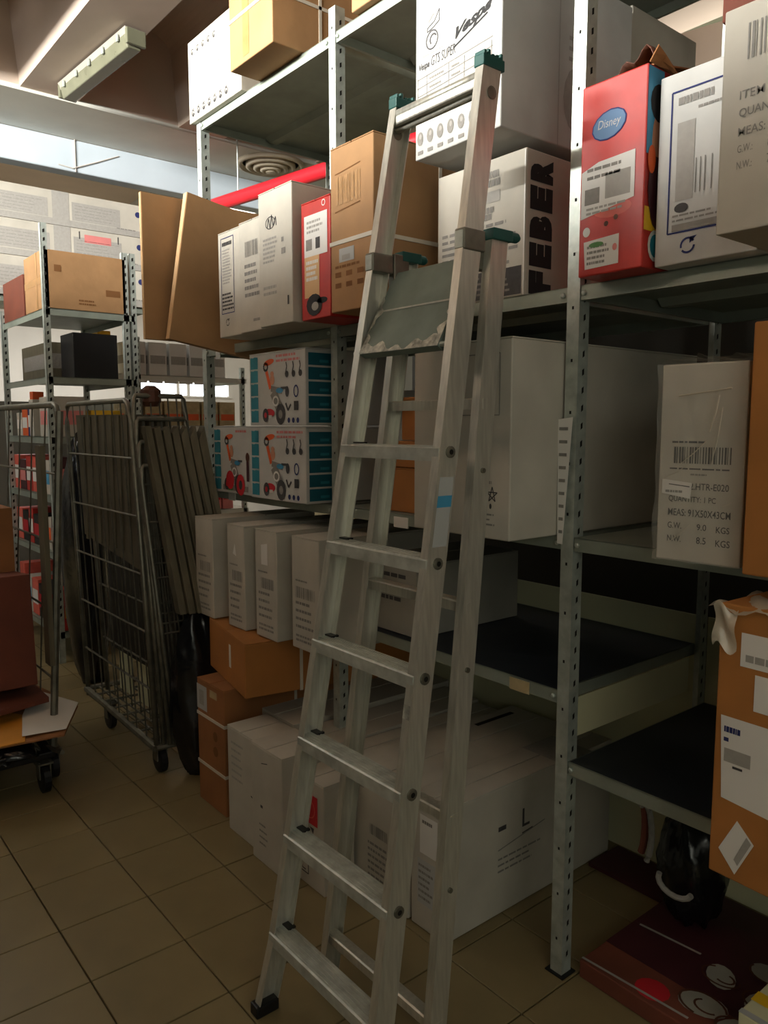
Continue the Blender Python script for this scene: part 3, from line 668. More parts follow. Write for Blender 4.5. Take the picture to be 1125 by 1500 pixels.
# orange kraft carton standing in front, right edge
MB_ = None
c = Carton('orange kraft carton with four white labels at the right edge', -.722, 1.43, .618, .38, .42, .545, 'kraft_orange', rz=math.radians(-3), flaps=False)
p = c.F(); p.rect(.045, .43, .2, .495, 'paper', 0); p.lines(.055, .44, .15, .455, 1, 'ink_light', 1, fill=.9); p.rect(.075, .35, .2, .42, 'paper', 1)
p.poly([(.02, .16), (.012, .325), (.13, .325), (.13, .15)], 'paper', 0); p.lines(.02, .293, .055, .306, 1, 'ink_blue', 1, fill=.9); p.rect(.02, .275, .03, .283, 'ink_blue', 1); p.rect(.022, .235, .075, .262, 'ink_light', 1); p.rect(.04, .225, .06, .23, 'ink', 1)
p.poly([(.02, .055), (.055, .125), (.09, .09), (.055, .015)], 'paper', 0); p.poly([(.052, .045), (.075, .1), (.085, .09), (.06, .035)], 'ink_light', 1); p.build(c.o, 'label')
mb = MB(); mb.grid(lambda a, b: (-.008+.045*a, -.008-.006*math.sin(7*b+4*a), .46+.08*b+.012*math.sin(6*a)), 10, 10, 'milky_film')
mb.grid(lambda a, b: (-.02+.3*a, -.01+.2*b, .535+.02*math.sin(3*a)*math.sin(4*b)+.008*math.sin(23*a+9*b)), 16, 10, 'milky_film'); mb.build('milky_film', c.o, smooth=True)
# what it stands on: black crate
def crate(label, x, y, z, w, d, h, m='black_plastic', grp=None):
    t = thing('plastic_crate', label, 'crate', (x, y, z), 0, grp)
    mb = MB(); q = .006
    for a, b in (((0,0,0),(w,d,q)), ((0,0,0),(w,q,h)), ((0,d-q,0),(w,d,h)), ((0,0,0),(q,d,h)), ((w-q,0,0),(w,d,h))): mb.box(a, b, m)
    mb.build('body', t)
    MB().box((-.01,-.012,h-.02), (w+.01,.002,h), m).build('rim', t, .003)
    for k in range(4): MB().box((w*(.12+.25*k),-.008,.01), (w*(.12+.25*k)+.01,.001,h-.02), m).build('rib', t)
    return t
# black bin with a strap and a bent pipe, on the floor of the bay
t = thing('black_bag', 'black bin bag heap with a grey handle in the shade of the right bay', 'bag', (-1.07, 2.02, .053))
def blob(cx, cy, cz, rx, ry, rz, m, seed=0, amp=.18, n=18):
    r = random.Random(seed); ph = [r.uniform(0, 6) for _ in range(6)]; mb = MB()
    def fn(a, b):
        th = 2*math.pi*a; fi = math.pi*(b-.5)
        k = 1+amp*(math.sin(3*th+ph[0])*math.cos(2*fi+ph[1])*.5+math.sin(7*th+ph[2]+4*fi)*.3+math.sin(13*fi+5*th+ph[3])*.2)
        return (cx+rx*k*math.cos(fi)*math.cos(th), cy+ry*k*math.cos(fi)*math.sin(th), max(.002-0, cz+rz*k*math.sin(fi)))
    mb.grid(fn, n*2, n, m); return mb
blob(-.01, .04, .18, .095, .11, .19, 'black_film', 3).build('bag', t, smooth=True)
MB().tube([(-.11+.02*math.cos(k*.35), -.10, .30+.09*math.sin(k*.35)) for k in range(-3, 7)], .011, 'kraft_red', 8).build('red_hose', t)
MB().tube([(-.085+.025*math.cos(k*.35), -.115, .29+.09*math.sin(k*.35)) for k in range(-3, 7)], .009, 'ink_grey', 8).build('handle', t)
MB().tube([(.03+.05*math.cos(k*.4), -.14, .2+.035*math.sin(k*.4)) for k in range(7, 16)], .008, 'ink_light', 8).build('buckle', t)
# printed carton lying flat on the floor at bottom right
c = Carton('flat dark red printed carton lying on the floor at lower right', -1.185, 1.66, .002, .62, .46, .05, 'kraft_red', flaps=False)
p = c.T(); p.rect(0, .12, .62, .46, 'plum', -1); p.line([(.0, .012), (.3, .03)], .008, 'ink_light', 1); p.line([(.02, .26), (.2, .275)], .008, 'ink_light', 1); p.disc(.19, .05, .045, .04, 'red_ink', 0); p.build(c.o)
def swirl(p, u, v, r, a, l):
    p.disc(u, v, r, r*.72, 'grey_card', l, rot=a); p.ring(u, v, r*.98, r*.7, .006, 'brown_ink', l+1, a0=a, a1=a+4.4); p.ring(u+.01, v, r*.5, r*.36, .006, 'brown_ink', l+1, a0=a+2, a1=a+5.5)
p = c.T()
for k, (u, v, r, a) in enumerate(((.30, .10, .06, .3), (.40, .22, .055, 1.2), (.28, .23, .05, 2.2), (.40, .08, .055, .9), (.36, .33, .05, 2.8))): swirl(p, u, v, r, a, 2+2*k)
p.build(c.o, 'pale_pattern')
o = MB().box((0, 0, 0), (.95, .17, .012), 'plum').build('dark_board'); o.location = (-1.495, 2.13, .002)
tag(o, 'dark flat board on the floor behind the red carton in the right bay', 'board')
c = Carton('small cream carton with a yellow rim in the bottom right corner', -.76, 1.68, .055, .2, .25, .10, 'panel_cream', flaps=False)
p = c.T(); p.rect(0, .0, .2, .018, 'paper_grey'); p.rect(0, .06, .2, .1, 'yellow', 1); p.disc(.1, .05, .05, .02, 'ink_black', 2); p.build(c.o)

# ================================================================== LADDER
lad = thing('step_ladder', 'folded aluminium step ladder with grey platform leaning in front of the rack', 'ladder', (0, 0, 0))
def railX(z, side): return (-1.615+.0275*z) if side < 0 else (-1.197-.0275*z+.024)
def fY(z): return .902+.17*z
def rY(z): return 1.085+.122*z
def rail(name, side, Yf, z0, z1, dep, xo=0, m='aluminium', flare=0):
    """open channel rail: web outside, two flanges towards the ladder's middle"""
    s = -side; w = .024; t = .0028
    def sec(z):
        x = railX(z, side)+xo*side; y = Yf(z)
        if z < .2 and flare: x += side*flare*(1-z/.2)
        P = [(x, y), (x+s*w, y), (x+s*w, y+t), (x+s*t, y+t), (x+s*t, y+dep-t), (x+s*w, y+dep-t), (x+s*w, y+dep), (x, y+dep)]
        P = [(a, b, z) for a, b in P]
        return P if s > 0 else P[::-1]
    mb = MB(); zs = [z0, .2, z1] if z0 < .2 else [z0, z1]
    for a, b in zip(zs, zs[1:]): mb.sweep(sec(a), sec(b), m)
    return mb.build(name, lad)
FR = {}
for side in (-1, 1):
    FR[side] = rail('front_rail', side, fY, .02, 2.29, .056, flare=.02)
    rr = rail('rear_rail', side, rY, .02, 1.93, .052, xo=-.004)
    for Yf, z0, ob in ((fY, 0, FR[side]), (rY, 0, rr)):
        x = railX(0, side)+(side*.02 if ob is FR[side] else 0)
        xa, xb = sorted((x-side*-.003, x-side*.027)); MB().box((xa-.003, Yf(0)-.004, 0), (xb+.003, Yf(0)+.062, .032), 'black_plastic').build('rubber_foot', ob, .004)
    # green end caps with teeth
    z = 2.29; x = railX(z, side); xa, xb = sorted((x, x-side*.024))
    mb = MB(); mb.box((xa-.003, fY(z)-.004, z-.012), (xb+.003, fY(z)+.064, z+.012), 'green_plastic')
    for k in range(5): mb.box((xa-.003, fY(z)-.002+.013*k, z+.01), (xb+.003, fY(z)+.006+.013*k, z+.02+.004*math.sin(k*2)), 'green_plastic')
    mb.build('end_cap', FR[side], .002)
    z = 1.93; x = railX(z, side); xa, xb = sorted((x+side*.004, x-side*.03))
    mb = MB(); mb.box((xa, rY(z)-.004, z-.015), (xb, rY(z)+.06, z+.01), 'green_plastic'); mb.lathe([(.008, 0), (.012, .01), (.012, .035), (.006, .045)], (x-side*.01, rY(z)+.05, z+.0), 'green_plastic', 10, 'y'); mb.build('end_cap', rr, .002)
    # bracket tying the two sections
    z = 1.90; x = railX(z, side); xa, xb = sorted((x+side*.004, x-side*.026))
    MB().box((xa, fY(z)-.003, z-.02), (xb, fY(z)+.064, z+.026), 'cage_steel').build('bracket', FR[side], .003)
    MB().box((xa+.003, fY(z)-.005, z-.016), (xb-.003, fY(z)-.002, z+.02), 'galvanised').build('bracket_plate', FR[side])
    for zz in (.45, .95, 1.4):
        x = railX(zz, side); xa, xb = sorted((x+side*.001, x-side*.003))
        MB().lathe([(.006, -.003), (.006, .003)], ((xa+xb)/2, rY(zz)+.026, zz), 'cage_steel', 10, 'x').build('rivet', rr)
# front treads
def tread(z, front=True, first=False):
    Yf = fY if front else rY; dep = .058 if front else .03; th = .028 if front else .022
    x0 = railX(z, -1)+.003; x1 = railX(z, 1)-.003; y = Yf(z)-(.003 if front else -.01)
    mb = MB()
    sec = [(y, z-th), (y, z), (y+.004, z+.003), (y+dep, z+.003), (y+dep, z-.004), (y+.006, z-.006), (y+.006, z-th)]
    mb.sweep([(x0, a, b) for a, b in sec], [(x1, a, b) for a, b in sec], 'tread' if front else 'aluminium')
    for k in range(5):
        yy = y+.009+k*.010
        if front: mb.box((x0, yy, z+.003), (x1, yy+.004, z+.0046), 'tread')
    o = mb.build('tread' if front else 'rear_bar', lad)
    if front:
        for side in (-1, 1):
            x = railX(z, side); MB().lathe([(.013, -.003), (.013, .0035), (.009, .0045)], (x+side*.001, fY(z)+.028, z-.008), 'cage_steel', 14, 'x').build('end_plug', o)
            MB().lathe([(.006, -.0046), (.006, .0048)], (x+side*.001, fY(z)+.028, z-.008), 'dark_slot', 10, 'x').build('slot', o)
        MB().box((x0-.002, y+.04, z+.003), (x0+.03, y+.062, z+.008), 'black_plastic').build('corner_pad', o)
for z in (.222, .472, .72, .966, 1.212, 1.452): tread(z)
for z in (.145, .62, 1.10, 1.56): tread(z, False)
# top rungs
for z, r, dy in ((2.262, .012, .012), (2.235, .009, .03)):
    MB().tube([(railX(z, -1)+.003, fY(z)+dy, z), (railX(z, 1)-.003, fY(z)+dy, z)], r, 'aluminium', 12).build('top_rung', lad, smooth=True)
MB().box((railX(2.25, -1)+.003, fY(2.25)+.004, 2.236), (railX(2.25, 1)-.003, fY(2.25)+.02, 2.272), 'aluminium').build('top_bar', lad, .004)
for side in (-1, 1):
    z = 2.245; x = railX(z, side)
    MB().lathe([(.011, -.002), (.014, .003), (.006, .004)], (x, fY(z)+.03, z-.02), 'cage_steel', 14, 'x').build('rung_plug', lad)
# tilted platform between the sections
pf = MB()
A = [(-1.545, 1.185, 1.675), (-1.262, 1.185, 1.675), (-1.262, 1.30, 1.885), (-1.545, 1.30, 1.885)]
A = [Vector(p) for p in A]
nrm = (A[1]-A[0]).cross(A[3]-A[0]).normalized()
pf.add([*A, *[p-nrm*.022 for p in A]], [(0, 1, 2, 3), (7, 6, 5, 4), (0, 4, 5, 1), (1, 5, 6, 2), (2, 6, 7, 3), (3, 7, 4, 0)], 'platform')
po = pf.build('platform', lad, .003)
def on_pf(a, b, l=.0015): return A[0].lerp(A[1], a).lerp(A[3].lerp(A[2], a), b)+nrm*l
mb = MB(); rr = random.Random(5)
mb.grid(lambda a, b: on_pf(a, b*(.07+.04*math.sin(9*a)+.035*math.sin(29*a)), .002), 30, 1, 'worn_edge')
mb.grid(lambda a, b: on_pf(b*(.05+.03*math.sin(11*a)+.02*math.sin(29*a)), a*.7, .0022), 24, 1, 'worn_edge')
mb.grid(lambda a, b: on_pf(1-b*(.05+.03*math.sin(7*a)+.03*math.sin(19*a)), a*.5, .0022), 24, 1, 'worn_edge')
mb.build('worn_paint', po)
mb = MB(); mb.add([on_pf(0, .5), on_pf(1, .5), on_pf(1, .52), on_pf(0, .52)], [(0, 1, 2, 3)], 'tread'); mb.build('fold_line', po)
MB().tube([A[0]-nrm*.012+Vector((-.03, 0, .01)), A[1]-nrm*.012+Vector((.03, 0, .01))], .006, 'galvanised', 8).build('hinge_rod', po)
for side, q in ((-1, 0), (1, 1)):
    p0 = A[3-q]-nrm*.01; MB().box((p0.x-.012, p0.y-.02, p0.z-.03), (p0.x+.012, p0.y+.03, p0.z+.05), 'cage_steel').build('hinge_block', po, .003)
# spec sticker on the right rail
mb = MB(); Yc = lambda z: fY(z)+.012
def stick(z0, z1, y0, y1, m, e):
    q = lambda z, y: (railX(z, 1)+e, fY(z)+y, z)
    mb.add([q(z0, y0), q(z0, y1), q(z1, y1), q(z1, y0)], [(0, 1, 2, 3)], m)
stick(1.24, 1.39, .008, .05, 'paper_grey', .0008); stick(1.325, 1.35, .008, .05, 'sky_blue', .0012)
mb.build('sticker', lad)
mb = MB()
for z in (.9,): 
    q = lambda z, x: (railX(z, 1)-.024+x, fY(z)-.0006, z); mb.add([q(.875, 0), q(.875, .022), q(.905, .022), q(.905, 0)], [(0, 1, 2, 3)], 'worn_edge')
mb.build('rail_sticker', lad)

# ================================================================== LEFT SIDE: roll cages
def tubes(mb, lst, r, m): 
    for a, b in lst: mb.tube([a, b], r, m, 6)
def caster(par, x, y, z=.0, r=.055):
    mb = MB(); mb.lathe([(r*.6, -.016), (r, -.013), (r, .013), (r*.6, .016)], (x, y, z+r), 'black_plastic', 18, 'y')
    o = mb.build('caster', par, smooth=False)
    MB().box((x-.022, y-.024, z+r), (x+.022, y-.019, z+.135), 'cage_steel').box((x-.022, y+.019, z+r), (x+.022, y+.024, z+.135), 'cage_steel').box((x-.035, y-.03, z+.125), (x+.035, y+.03, z+.132), 'cage_steel').build('fork', o)
def mesh_panel(par, P, nx, nz, name='wire_panel', r0=.012, r1=.0035, m='cage_steel', tops=True, sag=0):
    """tube frame with wires; P(u, v) maps the unit square to space"""
    f = MB(); rad = .06
    f.tube([P(0, 0), P(0, .5), P(0, 1-rad), P(rad*.5, 1-rad*.15), P(rad, 1), P(.5, 1), P(1-rad, 1), P(1-rad*.5, 1-rad*.15), P(1, 1-rad), P(1, .5), P(1, 0)], r0, m, 8)
    o = f.build('frame_tube', par, smooth=True)
    for i in range(1, nx): MB().tube([P(i/nx, 0), P(i/nx, .5), P(i/nx, .995)], r1, m, 5).build('wire', o)
    for j in range(nz): MB().tube([P(0, j/nz), P(.5, j/nz-sag), P(1, j/nz)], r1*1.5, m, 5).build('cross_wire', o)
    return o
# the big folded cage
t = thing('roll_cage', 'tall folded roll cage packed with dull metal panels, left of the kraft stack', 'roll cage', (-3.55, 1.5, 0))
L = lambda x, y, z: (x+3.55, y-1.5, z)
# front gate leaning a little
def G(u, v): return L(-3.965+.86*u-.17*v, 1.275-.0*v, .12+1.49*v)
mesh_panel(t, G, 8, 6)
def Gb(u, v): return L(-3.93+.78*u-.17*v, 1.36, .14+1.38*v)
mesh_panel(t, Gb, 7, 5)
# stack of nested side panels, leaning right
for k in range(4):
    def Gs(u, v, k=k): return L(-3.12-.06*k*0-.15*v+.02*k, 1.285+.24*u+.02*k*(1-v), .13+(1.50-.10*k)*v)
    mesh_panel(t, Gs, 6, 5, r0=.011)
# packed flat metal panels standing between
for k in range(5):
    x0 = -4.03+.02*k; y = 1.31+.028*k
    mb = MB(); a = [L(x0, y, .95-.02*k), L(x0+.74, y+.0, .86-.02*k), L(x0+.70, y, 1.55), L(x0-.06, y, 1.555)]
    b = [(p[0], p[1]+.012, p[2]) for p in a]
    mb.add([*a, *b], [(0,1,2,3), (7,6,5,4), (0,4,5,1), (1,5,6,2), (2,6,7,3), (3,7,4,0)], 'cage_panel')
    o = mb.build('flat_panel', t)
    for q in range(7):
        xx = x0+.04+.095*q; MB().box(L(xx, y-.006, .93), L(xx+.03, y, 1.545), 'cage_panel').build('rib', o)
for k in range(7):
    y = 1.31+.035*k; a = [L(-3.20+.012*k, y, 1.50-.01*k), L(-3.20+.012*k, y+.028, 1.50), L(-2.97+.012*k, y+.06, .72), L(-2.97+.012*k, y+.03, .72)]
    b = [(p[0]-.05, p[1], p[2]) for p in a]
    mb = MB(); mb.add([*a, *b], [(0,1,2,3), (7,6,5,4), (0,4,5,1), (1,5,6,2), (2,6,7,3), (3,7,4,0)], 'cage_panel'); mb.build('nested_slat', t, .002)
# dark boards in the lower half
for k in range(3):
    mb = MB(); mb.box(L(-3.96+.03*k, 1.40+.04*k, .36), L(-3.14, 1.415+.04*k, .95-.05*k), 'black_plastic'); mb.build('dark_board', t)
for k in range(3): MB().box(L(-3.86+.24*k, 1.40, .16), L(-3.72+.24*k, 1.42, .36), 'panel_cream').build('grille_plate', t)
# base deck
def bar(a, b, r=.012, nm='base_bar', m='cage_steel'): return MB().tube([L(*a), L(*b)], r, m, 8).build(nm, t)
z = .15
bar((-3.98, 1.27, z), (-3.10, 1.27, z-.03), .016); bar((-3.98, 1.27, z), (-3.96, 1.58, z), .014); bar((-3.10, 1.27, z-.03), (-3.09, 1.57, z-.03), .014); bar((-3.96, 1.58, z), (-3.09, 1.57, z-.03), .014)
for k in range(7): bar((-3.86+.11*k, 1.28, z-.004*k), (-3.84+.11*k, 1.57, z-.004*k), .006, 'deck_bar')
for k in range(4): bar((-3.97, 1.33+.07*k, z), (-3.09, 1.33+.07*k, z-.03), .005, 'deck_bar')
for x, y in ((-3.76, 1.31), (-3.13, 1.30), (-3.74, 1.56), (-3.15, 1.55)): caster(t, *L(x, y, 0)[:2])
MB().lathe([(.03, 0), (.045, .02), (.045, .07), (.02, .09)], L(-3.30, 1.38, 1.585), 'brown_ink', 12).build('top_hook', t)
# black sacks beside it
for k, (x, y, rx, ry, h, sd, lb) in enumerate(((-3.005, 1.44, .085, .13, .70, 4, 'tall black film-wrapped bundle between roll cage and kraft stack'), (-4.55, 1.48, .20, .12, 1.36, 8, 'tall black wrapped bundle standing left of the packed roll cage'))):
    o = blob(0, 0, h/2, rx, ry, h*.56, 'black_film', sd, .12, 22).build('black_bundle', smooth=True); o.location = (x, y, .002); tag(o, lb, 'bundle')
# cage at the left edge
t = thing('roll_cage', 'roll cage at the left edge of the picture with brown cartons inside', 'roll cage', (-3.9, .95, 0))
L2 = lambda x, y, z: (x+3.9, y-.95, z)
def G2(u, v): return L2(-4.75+1.40*u, .92+.09*v, .14+1.45*v)
mesh_panel(t, G2, 7, 5, r0=.014)
def G3(u, v): return L2(-3.35, .92+.09*v-.0*u-.9*u, .14+1.45*v) 
o = MB().tube([G2(1, .0), G2(1, .98)], .016, 'cage_steel', 8).build('corner_post', t)
MB().box(L2(-3.39, .915, .5), L2(-3.32, .935, 1.42), 'cage_panel').build('side_plate', t)
MB().tube([L2(-4.75, .92, .15), L2(-3.35, .92, .15)], .014, 'cage_steel', 8).build('base_bar', t)
for x, y in ((-3.37, .92), (-4.6, .92)): caster(t, *L2(x, y, 0)[:2])
MB().lathe([(.045, -.014), (.045, .014)], L2(-3.52, .87, .42), 'black_plastic', 16, 'y').build('spare_wheel', t)
# low dolly with cartons and sheets in front
t = thing('platform_dolly', 'low platform dolly heaped with black film at the left edge', 'dolly', (-3.45, .72, 0))
MB().box((-.55, -.28, .15), (.24, .17, .18), 'black_plastic').build('deck', t, .006)
blob(-.1, -.03, .21, .42, .18, .05, 'black_film', 12, .2, 16).build('film_heap', t, smooth=True)
for x, y in ((.2, .13), (.18, -.22), (-.45, .13), (-.45, -.22)): caster(t, x, y, r=.062)
MB().tube([(.1, .15, .16), (.33, .17, .2)], .01, 'cage_steel', 6).build('handle_bar', t)
o = MB().add([(0,0,0)], [], 'paper') if False else None
def slab(name, label, cat, pts, th, m, extra=None):
    c = sum((Vector(p) for p in pts), Vector())/len(pts); vs = [Vector(p)-c for p in pts]; n = len(vs)
    if extra is None:
        mb = MB(); mb.add([*vs, *[v-Vector((0, 0, th)) for v in vs]], [tuple(range(n)), tuple(range(2*n-1, n-1, -1))]+[(i, n+i, n+(i+1) % n, (i+1) % n) for i in range(n)], m)
        o = mb.build(name); o.location = c; return tag(o, label, cat)
slab('cardboard_sheet', 'brown cardboard sheet under the white paper on the dolly', 'cardboard', [(-3.18, .62, .262), (-3.12, .90, .272), (-3.42, 1.05, .272), (-3.95, .97, .27), (-3.8, .6, .262)], .006, 'kraft_dark')
slab('orange_card', 'orange printed card lying at the left edge over brown cardboard', 'card', [(-3.17, .64, .268), (-3.15, .76, .272), (-3.42, .84, .276), (-3.65, .72, .274), (-3.6, .55, .27)], .004, 'card_orange')
slab('paper_sheet', 'white sheet of paper on the dolly beside the orange card', 'paper', [(-3.19, .76, .280), (-3.16, .92, .280), (-3.43, 1.055, .282), (-3.74, .95, .283), (-3.42, .82, .281)], .0015, 'paper')
Carton('large reddish brown carton low at the left edge, leaning side', -3.95, .70, .345, .49, .2, .48, 'kraft_red', tilty=-.09, flaps=False)
Carton('brown carton on top of the reddish one at the left edge', -4.2, .80, .835, .46, .10, .30, 'kraft_dark', flaps=False)
slab('wooden_board', 'thin brown board carrying the reddish carton at the left edge', 'board', [(-3.36, .66, .338), (-3.42, .93, .338), (-4.1, .93, .338), (-4.1, .62, .338)], .022, 'kraft_red')

# ================================================================== second rack with posts, left background
rk = thing('shelving_rack', 'galvanised rack with tall free posts in the left background', 'rack', (-5.0, 1.44, 0))
def post(par, x, y, z1, base=(-5.0, 1.44)):
    w = .036; mb = MB(); X, Y = x-base[0], y-base[1]
    mb.box((X-w, Y, 0), (X, Y+.0025, z1), 'galvanised'); mb.box((X-.0025, Y, 0), (X, Y+w, z1), 'galvanised')
    o = mb.build('upright', par); hb = MB(); z = .3
    while z < z1-.03:
        hb.add([(X+.0008, Y+.012, z), (X+.0008, Y+.024, z+.006), (X+.0008, Y+.024, z+.026), (X+.0008, Y+.012, z+.02)], [(0, 1, 2, 3)], 'dark_slot'); z += .05
    hb.build('slot_holes', o)['kind'] = 'stuff'
post(rk, -5.0, 1.44, 2.71); post(rk, -5.0, 1.93, 2.60); post(rk, -5.0, 1.98, 2.60); post(rk, -6.0, 1.44, 2.3); post(rk, -5.95, 1.98, 2.3)
def rshelf(par, x0, x1, y0, y1, z, base, m='shelf_steel', th=.04):
    mb = MB(); bx, by = base
    mb.box((x0-bx, y0-by, z-.003), (x1-bx, y1-by, z), m)
    mb.box((x1-bx-.003, y0-by, z-th), (x1-bx, y1-by, z+.001), m); mb.box((x0-bx, y0-by, z-th), (x1-bx, y0-by+.003, z+.001), m); mb.box((x0-bx, y1-by-.003, z-th), (x1-bx, y1-by, z+.001), m)
    return mb.build('shelf', par)
for z in (2.21, 1.80, 1.43, 1.06, .70, .2): rshelf(rk, -6.0, -5.0, 1.45, 2.0, z, (-5.0, 1.44))
c = Carton('long kraft carton on top of the left background rack', -5.42, 1.45, 2.213, .42, .50, .345, 'kraft', flaps=False)
p = c.R(); p.rect(.06, .22, .10, .26, 'kraft_print'); p.rect(.37, .10, .46, .14, 'kraft_print'); p.lines(.2, .03, .32, .07, 2, 'kraft_print'); p.build(c.o)
p = c.F(); p.rect(.0, .15, .42, .19, 'tape_kraft'); p.rect(.25, 0, .28, .345, 'tape_kraft', 1); p.build(c.o, 'tape_strip')
Carton('brown carton at the very left edge beside the long kraft one', -6.0, 1.46, 2.213, .5, .4, .27, 'kraft_red', flaps=False)
# things on that rack
def item(name, label, cat, x, y, z, w, d, h, m, m2=None, group=None, band=(.3, .7)):
    t = thing(name, label, cat, (x, y, z), 0, group)
    MB().box((0, 0, 0), (w, d, h), m).build('body', t, .003)
    if m2:
        mb = MB(); e = .0015
        mb.box((w*.08, -e, h*band[0]), (w*.92, 0, h*band[1]), m2); mb.box((w, d*.08, h*band[0]), (w+e, d*.92, h*band[1]), m2); mb.build('print', t)
    return t
item('storage_bin', 'grey lidded bin on the shelf below the long kraft carton', 'bin', -5.95, 1.55, 1.803, .62, .3, .24, 'cage_panel', 'ink_grey')
item('dark_carton', 'black carton on the upper shelf between the two tall posts', 'box', -5.30, 1.62, 1.803, .25, .28, .28, 'black_plastic')
item('product_box', 'white box with two pinkish pictures behind the left post', 'box', -5.30, 1.47, 1.433, .28, .2, .25, 'white_card', 'pink', band=(.3, .65))
item('product_bottle', 'white bottle with an orange cap beside the left post', 'bottle', -5.50, 1.46, 1.433, .09, .09, .24, 'white_card')
item('bottle_cap', 'orange cap box standing on the white bottle beside the left post', 'cap', -5.49, 1.465, 1.674, .07, .07, .05, 'orange')
ORD = ['first', 'second', 'third', 'fourth', 'fifth', 'sixth', 'seventh', 'eighth', 'ninth']
cols = [('red_card', 'yellow'), ('red_card', 'paper'), ('white_card', 'orange'), ('plum', 'pink'), ('red_light', 'paper'), ('white_card', 'sky_blue'), ('black_plastic', 'red_ink')]
rr = random.Random(11)
names = {'red_card': 'red', 'white_card': 'white', 'plum': 'dark plum', 'red_light': 'light red', 'black_plastic': 'black', 'yellow': 'yellow', 'paper': 'white', 'orange': 'orange', 'pink': 'pink', 'sky_blue': 'blue', 'red_ink': 'deep red'}
lev = {1.063: 'second', .703: 'third', .203: 'lowest', 1.433: 'top'}
for z, hs in ((1.063, .26), (.703, .26), (.203, .34)):
    x = -5.97; k = 0
    while x < -5.12:
        w = rr.uniform(.11, .17); a, b = cols[rr.randrange(len(cols))]
        item('product_box', '%s toy box with %s print, %s from left on the %s shelf, left edge' % (names[a], names[b], ORD[k], lev[z]), 'box', x, 1.47, z, w-.012, .2, hs*rr.uniform(.65, .95), a, b, 'toy boxes behind the left roll cage'); x += w; k += 1
x = -5.97
for k in range(3):
    item('product_box', ['white', 'orange', 'purple-blue'][k]+' box on the shelf seen above the left roll cage', 'box', x, 1.5, 1.433, .13, .2, .16+.02*k, ('white_card', 'orange', 'ink_blue')[k], 'paper', 'small boxes above the left roll cage'); x += .14

# ================================================================== third rack with products and long white cartons
rk3 = thing('shelving_rack', 'tall product rack in the far left background holding long white cartons', 'rack', (-6.05, 1.2, 0))
for y in (.2, 2.42, 3.35): post(rk3, -6.05, y, 2.2 if y < 3.3 else 2.0, (-6.05, 1.2))
for z in (2.42,): rshelf(rk3, -6.75, -6.05, .2, 2.5, z, (-6.05, 1.2))
for z in (1.905, 1.50, 1.10, .78, .42, .12): rshelf(rk3, -6.75, -6.05, 2.1, 3.4, z, (-6.05, 1.2), 'beam_white')
zs = [(2.425, .275), (2.705, .25), (2.96, .24)]
lab = ['long white carton with grey print, lowest of the stack under the beam', 'long white carton with barcode tape, middle of the stack under the beam', 'long white carton with small blue dot, top of the stack under the beam']
for k, (z, h) in enumerate(zs):
    c = Carton(lab[k], -6.7+.02*k, .35, z, .68-.03*k, 2.25-.0*k, h, 'white_card', flaps=False, group='long white cartons under the beam')
    p = c.R(); r2 = random.Random(k)
    for y0, y1 in ((.72, 1.05), (1.08, 1.45), (1.62, 1.98)): p.rect(y0, h*.2, y1, h*.75, 'ink_light', -2); p.lines(y0+.02, h*.25, y1-.02, h*.7, 5, 'ink_grey', -1, fill=.12, rnd=r2)
    p.rect(1.48, 0, 1.6, h, 'ink_light', 0); p.disc(2.12, h*.7, .022, .022, 'ink_blue', 0); p.lines(1.95, h*.15, 2.15, h*.22, 1, 'ink_grey')
    p.rect(0, 0, 2.25, .045, 'ink_light', -1)
    if k == 1: p.rect(1.66, h*.7, 1.668, h*.92, 'ink'); p.rect(1.95, h*.7, 1.958, h*.92, 'ink'); p.rect(1.7, h*.62, 1.9, h*.85, 'pink', -1)
    p.build(c.o)
for k in range(5):
    item('product_carton', 'pale carton with hand drawn face of shapes, %s on the top product shelf' % ['first', 'second', 'third', 'fourth', 'fifth'][k], 'box', -6.4, 2.36+.175*k, 1.908, .33, .15, .26, 'paper', 'ink_light', 'pale cartons on the top product shelf', (.35, .6))
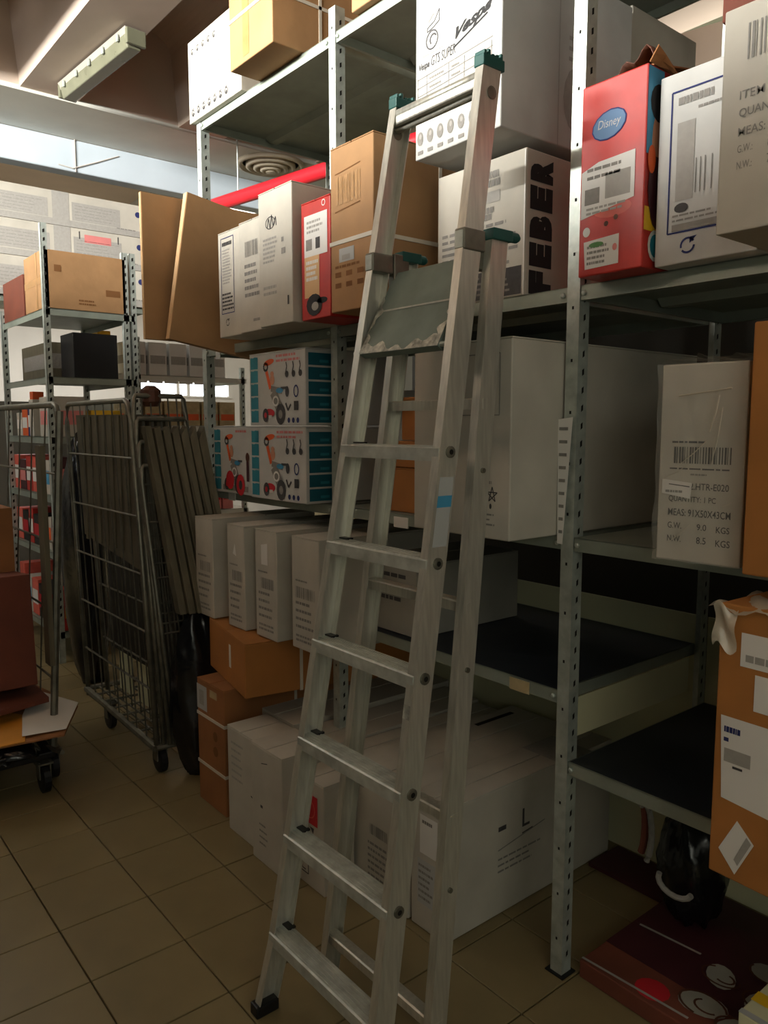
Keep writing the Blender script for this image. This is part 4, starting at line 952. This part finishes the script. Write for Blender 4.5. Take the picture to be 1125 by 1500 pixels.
item('yellow_box', 'narrow yellow box with black marks beside the double posts', 'box', -6.2, 2.13, 1.908, .14, .10, .32, 'yellow', 'ink')
item('yellow_bag', 'yellow and red packet above the packed roll cage', 'packet', -5.35, 1.72, 1.47, .28, .2, .13, 'yellow', 'red_ink')
for k in range(6):
    t = item('product_box', 'orange pictured box, %s in the row under the lamp strip' % ['first', 'second', 'third', 'fourth', 'fifth', 'sixth'][k], 'box', -6.3, 2.32+.165*k, 1.503, .24, .145, .20, 'tape_clear', 'orange', 'orange pictured boxes on the product rack', (.22, .48))
for k in range(3):
    item('dark_carton', 'dark plum carton, %s in the row on the product rack' % ['first', 'second', 'third'][k], 'box', -6.3, 2.42+.29*k, 1.103, .24, .27, .25, 'plum', 'ink', 'dark plum cartons on the product rack')
for z, nm in ((1.865, 'upper'), (1.475, 'middle'), (1.075, 'lower')):
    for k in range(7):
        MB().box((.001, .93+.13*k, z-.022), (.006, 1.045+.13*k, z+.006), 'paper').build('price_card', rk3)
for k in range(8):
    item('product_jar', 'small pinkish jar pack, %s in the row' % ['first', 'second', 'third', 'fourth', 'fifth', 'sixth', 'seventh', 'eighth'][k], 'jar', -6.25, 2.36+.115*k, .783, .17, .1, .18, 'pink', 'red_ink', 'pinkish jar packs on the product rack', (.45, .8))
crate('yellow crate low behind the packed roll cage', -6.25, 2.75, .424, .2, .55, .17, 'yellow')
MB().box((-6.9, .0, 0), (-6.86, 3.6, 1.70), 'wall_grey').build('wall_far')['kind'] = 'structure'

# ================================================================== unseen rack across the aisle, its tall back panel added to block light
rb = thing('shelving_rack', 'unseen empty rack across the aisle with a light-blocking back panel', 'rack', (-2, -1.2, 0))
for x in (-5, -3, -1, 1, 2.6):
    for y in (-.3, .3): MB().box((x+2-.02, y, 0), (x+2+.02, y+.03, 2.75), 'galvanised').build('upright', rb)
for z in (.1, .7, 1.3, 1.9, 2.45): MB().box((-3, -.3, z), (4.6, .33, z+.03), 'shelf_steel').build('shelf', rb)
MB().box((-3, -.31, 0), (4.6, -.305, 3.08), 'shelf_dark').build('back_panel', rb)  # height set to cut the light coming from beyond
